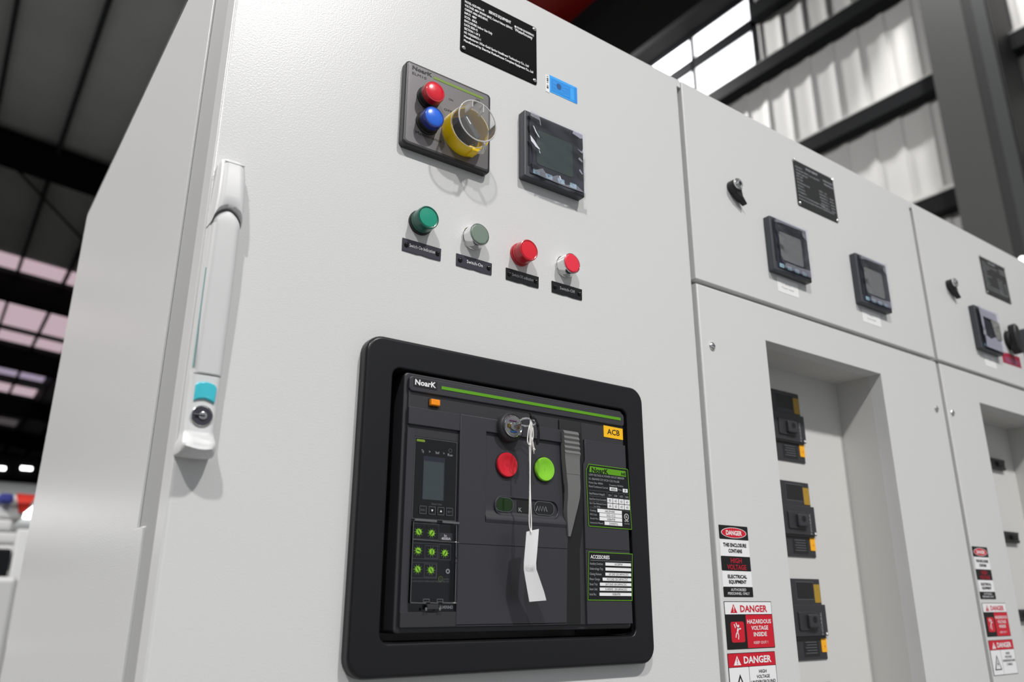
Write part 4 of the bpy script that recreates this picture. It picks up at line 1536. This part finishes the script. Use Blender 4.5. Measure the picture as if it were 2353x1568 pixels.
# ================================================================== MOULDED CASE BREAKERS
def mccb(x, ztop, label, group):
    t = thing('moulded_breaker', (x, .0895, ztop), label, 'circuit breaker', group)
    W = .142
    m = MB()
    m.prism(rrect(-W, 0, -.1215, 0, .0006, 2), 0, -.0022, charc, .0006)
    m.prism(rrect(-W - .002, .0048, -.0870, -.0395, .0008, 2), 0, -.0050, charc, .0010)
    m.box(-W - .002, -.003, -.0053, -.001, -.0905, -.0872, blkmat)
    m.box(-.065, -.018, -.0024, -.0021, -.0320, -.0045, blk)
    m.border(rrect(-.065, -.018, -.0320, -.0045, .0008, 2), .0008, -.0026, dgreyt)
    m.box(-.060, -.020, -.0024, -.0021, -.1170, -.0945, blk)
    for k in range(5):
        m.box(-.055 + .003 * (k % 2), -.026, -.0026, -.0024, -.112 + .004 * k, -.1110 + .004 * k, dgreyt)
    m.text('NOARK', -.0085, -.0850, .0036, -.0052, greyt, .034, rot=math.pi / 2)
    m.lathe(.0008, -.0835, [(.0022, -.005), (.0020, -.0056)], white, 12)
    m.build('case', t)
    m = MB()
    m.prism(rrect(-.072, -.0215, -.0800, -.0470, .002, 3), -.004, -.0044, blkmat)
    m.prism(rrect(-.070, -.0240, -.0780, -.0500, .002, 3), -.004, -.0075, charc, .0012)
    m.prism(rrect(-.052, -.0260, -.0740, -.0540, .002, 3), -.007, -.0130, charc2, .002)
    m.lathe(-.0385, -.0620, [(.0052, -.0132), (.0052, -.0131)], blkmat, 18)
    m.build('toggle', t)
    m = MB()
    m.prism(rrect(-.0175, -.0020, -.0365, -.0085, .0010, 2), -.002, -.0028, yeld)
    m.text('!', -.010, -.018, .004, -.0030, black)
    m.build('ochre_label', t)
    m = MB()
    m.prism(rrect(-.0140, -.0005, -.1110, -.0885, .0012, 2), -.002, -.0032, yelt)
    m.text('A', -.0080, -.1040, .0035, -.0034, dred)
    m.build('amber_label', t)
    return t


gm = 'dark moulded breakers in the middle cabinet recess'
b1 = mccb(1.2030, .3478, 'topmost dark breaker in the middle cabinet recess, half in shade', gm)
dup(b1, (1.2030, .0895, .1925), 'second dark breaker from the top in the middle cabinet recess', gm)
dup(b1, (1.2030, .0895, .0368), 'third dark breaker down in the middle cabinet recess', gm)
dup(b1, (1.2030, .0895, -.1185), 'lowest dark breaker of the recess, only its top edge in view', gm)


def sblock(z, label):
    t = thing('breaker_toggle_block', (1.9200, .0895, z), label, 'circuit breaker', 'small black breaker blocks in the farthest recess')
    m = MB()
    m.prism([(-.040, -.012), (.028, -.012), (.033, -.008), (.028, -.004), (.030, .006), (.033, .0115), (-.040, .0115)], 0, -.008, blk, .001)
    m.build('case', t)
    m = MB()
    m.rbox(-.012, .010, -.014, -.006, -.005, .005, .0015, blkmat)
    m.build('toggle', t)


sblock(.295, 'topmost small black block in the farthest recess, in shade')
sblock(.136, 'middle small black block in the farthest recess')
sblock(-.024, 'lowest small black block in the farthest recess')

# ================================================================== DANGER STICKERS
def danger_tall(x0, x1, z0, z1, label):
    m = MB()
    H = z1 - z0
    W = x1 - x0
    y = -.0004
    Z = lambda f: z1 - H * f
    cx = (x0 + x1) / 2
    m.prism(rrect(x0, x1, z0, z1, .0015, 3), 0, y, white)
    for a, b in ((0, .20), (.437, .642), (.862, 1)):
        m.prism(rrect(x0, x1, Z(b), Z(a), .0008, 2), 0, y - .0001, black)
    m.flat(circle(cx, Z(.103), W * .44, 28, H * .076), y - .0002, white)
    m.flat(circle(cx, Z(.103), W * .42, 28, H * .069), y - .0003, dred)
    yt = y - .0004
    m.text('DANGER', cx, Z(.135), H * .062, yt, white, W * .55, 'c', bold=.03)
    m.text('THIS ENCLOSURE', cx, Z(.302), H * .050, yt, black, W * .80, 'c', bold=.03)
    m.text('CONTAINS', cx, Z(.385), H * .050, yt, black, W * .47, 'c', bold=.03)
    m.text('HIGH', cx, Z(.530), H * .066, yt, hred, W * .38, 'c', bold=.03)
    m.text('VOLTAGE', cx, Z(.622), H * .066, yt, hred, W * .66, 'c', bold=.03)
    m.text('ELECTRICAL', cx, Z(.742), H * .046, yt, black, W * .66, 'c', bold=.03)
    m.text('EQUIPMENT', cx, Z(.815), H * .046, yt, black, W * .60, 'c', bold=.03)
    m.text('AUTHORISED', cx, Z(.920), H * .036, yt, white, W * .52, 'c')
    m.text('PERSONNEL ONLY', cx, Z(.972), H * .036, yt, white, W * .74, 'c')
    return solo(m, 'danger_sticker', (cx, 0, z0), label, 'warning sticker', 'danger stickers')


def warn_tri(m, cx, zb, w, h, y, a, b):
    m.flat([(cx - w / 2, zb), (cx + w / 2, zb), (cx, zb + h)], y, a)
    m.text('!', cx, zb + h * .12, h * .6, y - .0001, b, None, 'c', bold=.03)


def danger_hazard(x0, x1, z0, z1, label):
    m = MB()
    H, W, y = z1 - z0, x1 - x0, -.0004
    Z = lambda f: z1 - H * f
    X = lambda f: x0 + W * f
    m.prism(rrect(x0, x1, z0, z1, .0008, 2), 0, y, black)
    m.flat(rrect(X(.008), X(.992), Z(.275), Z(.015), .0006, 2), y - .0001, white)
    m.flat(rrect(X(.42), X(.99), Z(.985), Z(.29), .0006, 2), y - .0001, dred)
    m.flat(rrect(X(.10), X(.375), Z(.86), Z(.43), .003, 4), y - .0001, dred)
    yt = y - .0003
    warn_tri(m, X(.185), Z(.245), W * .14, H * .19, yt, dred, white)
    m.text('DANGER', X(.32), Z(.225), H * .135, yt, dred, W * .575, 'l', bold=.03)
    for s, f, wd in (('HAZARDOUS', .475, .51), ('VOLTAGE', .61, .36), ('INSIDE', .745, .28)):
        m.text(s, X(.70), Z(f), H * .085, yt, white, W * wd, 'c', bold=.02)
    m.text('KEEP OUT !', X(.70), Z(.905), H * .055, yt, white, W * .30, 'c')
    # falling figure struck by a bolt
    cx, cz = X(.24), Z(.64)
    u = H * .010
    m.flat(circle(cx + 2.2 * u, cz + 12 * u, 2.8 * u, 14), yt, white)
    for p in ([(1, 9), (-2, 0)], [(-2, 0), (-7, -5), (-9, -12)], [(-2, 0), (1, -8), (-1, -16)], [(1, 8), (-4, 14), (-5, 19)], [(1, 8), (6, 5), (10, 7)], [(-12, 16), (-8, 8)]):
        for i in range(len(p) - 1):
            a, b = Vector((cx + p[i][0] * u, cz + p[i][1] * u)), Vector((cx + p[i + 1][0] * u, cz + p[i + 1][1] * u))
            d = (b - a).normalized()
            n = Vector((-d.y, d.x)) * (2.4 * u if i == 0 and p[0] == (1, 9) else 1.3 * u)
            m.flat([(a - n)[:], (b - n)[:], (b + n)[:], (a + n)[:]], yt, white)
    return solo(m, 'danger_sticker', ((x0 + x1) / 2, 0, z0), label, 'warning sticker', 'danger stickers')


def danger_under(x0, x1, z0, z1, label):
    m = MB()
    H, W, y = z1 - z0, x1 - x0, -.0004
    Z = lambda f: z1 - H * f
    X = lambda f: x0 + W * f
    m.prism(rrect(x0, x1, z0, z1, .0008, 2), 0, y, black)
    m.flat(rrect(X(.008), X(.992), Z(.28), Z(.012), .0006, 2), y - .0001, dred)
    m.flat(rrect(X(.01), X(.412), Z(.985), Z(.29), .0006, 2), y - .0001, white)
    m.flat(rrect(X(.42), X(.99), Z(.985), Z(.29), .0006, 2), y - .0001, white)
    yt = y - .0003
    warn_tri(m, X(.185), Z(.245), W * .15, H * .19, yt, white, dred)
    m.text('DANGER', X(.32), Z(.215), H * .135, yt, white, W * .585, 'l', bold=.03)
    for s, f, wd in (('HIGH', .425, .16), ('VOLTAGE', .530, .28), ('UNDERGROUND', .635, .52), ('CABLE', .740, .24)):
        m.text(s, X(.70), Z(f), H * .065, yt, black, W * wd, 'c', bold=.02)
    m.flat([(X(.08), Z(.85)), (X(.36), Z(.85)), (X(.22), Z(.42))], yt, black)
    m.flat([(X(.12), Z(.82)), (X(.32), Z(.82)), (X(.22), Z(.50))], yt - .0001, white)
    m.flat([(X(.235), Z(.56)), (X(.19), Z(.70)), (X(.225), Z(.70)), (X(.21), Z(.80)), (X(.255), Z(.66)), (X(.222), Z(.66))], yt - .0002, black)
    return solo(m, 'danger_sticker', ((x0 + x1) / 2, 0, z0), label, 'warning sticker', 'danger stickers')


danger_tall(.8604, .9196, .0073, .0992, 'tall black and white danger sticker about high voltage, on the middle cabinet')
danger_hazard(.8590, .9560, -.0570, .0018, 'danger sticker with falling figure, HAZARDOUS VOLTAGE INSIDE, on the middle cabinet')
danger_under(.8580, .9540, -.1210, -.0615, 'red headed danger sticker cut off at the bottom edge, on the middle cabinet')
danger_tall(1.5515, 1.6090, .0070, .0985, 'tall blurred black and white danger sticker on the farthest cabinet')
danger_hazard(1.5518, 1.6413, -.0565, .0005, 'blurred danger sticker with falling figure on the farthest cabinet')
danger_under(1.5518, 1.6430, -.1200, -.0622, 'lowest blurred danger sticker on the farthest cabinet')
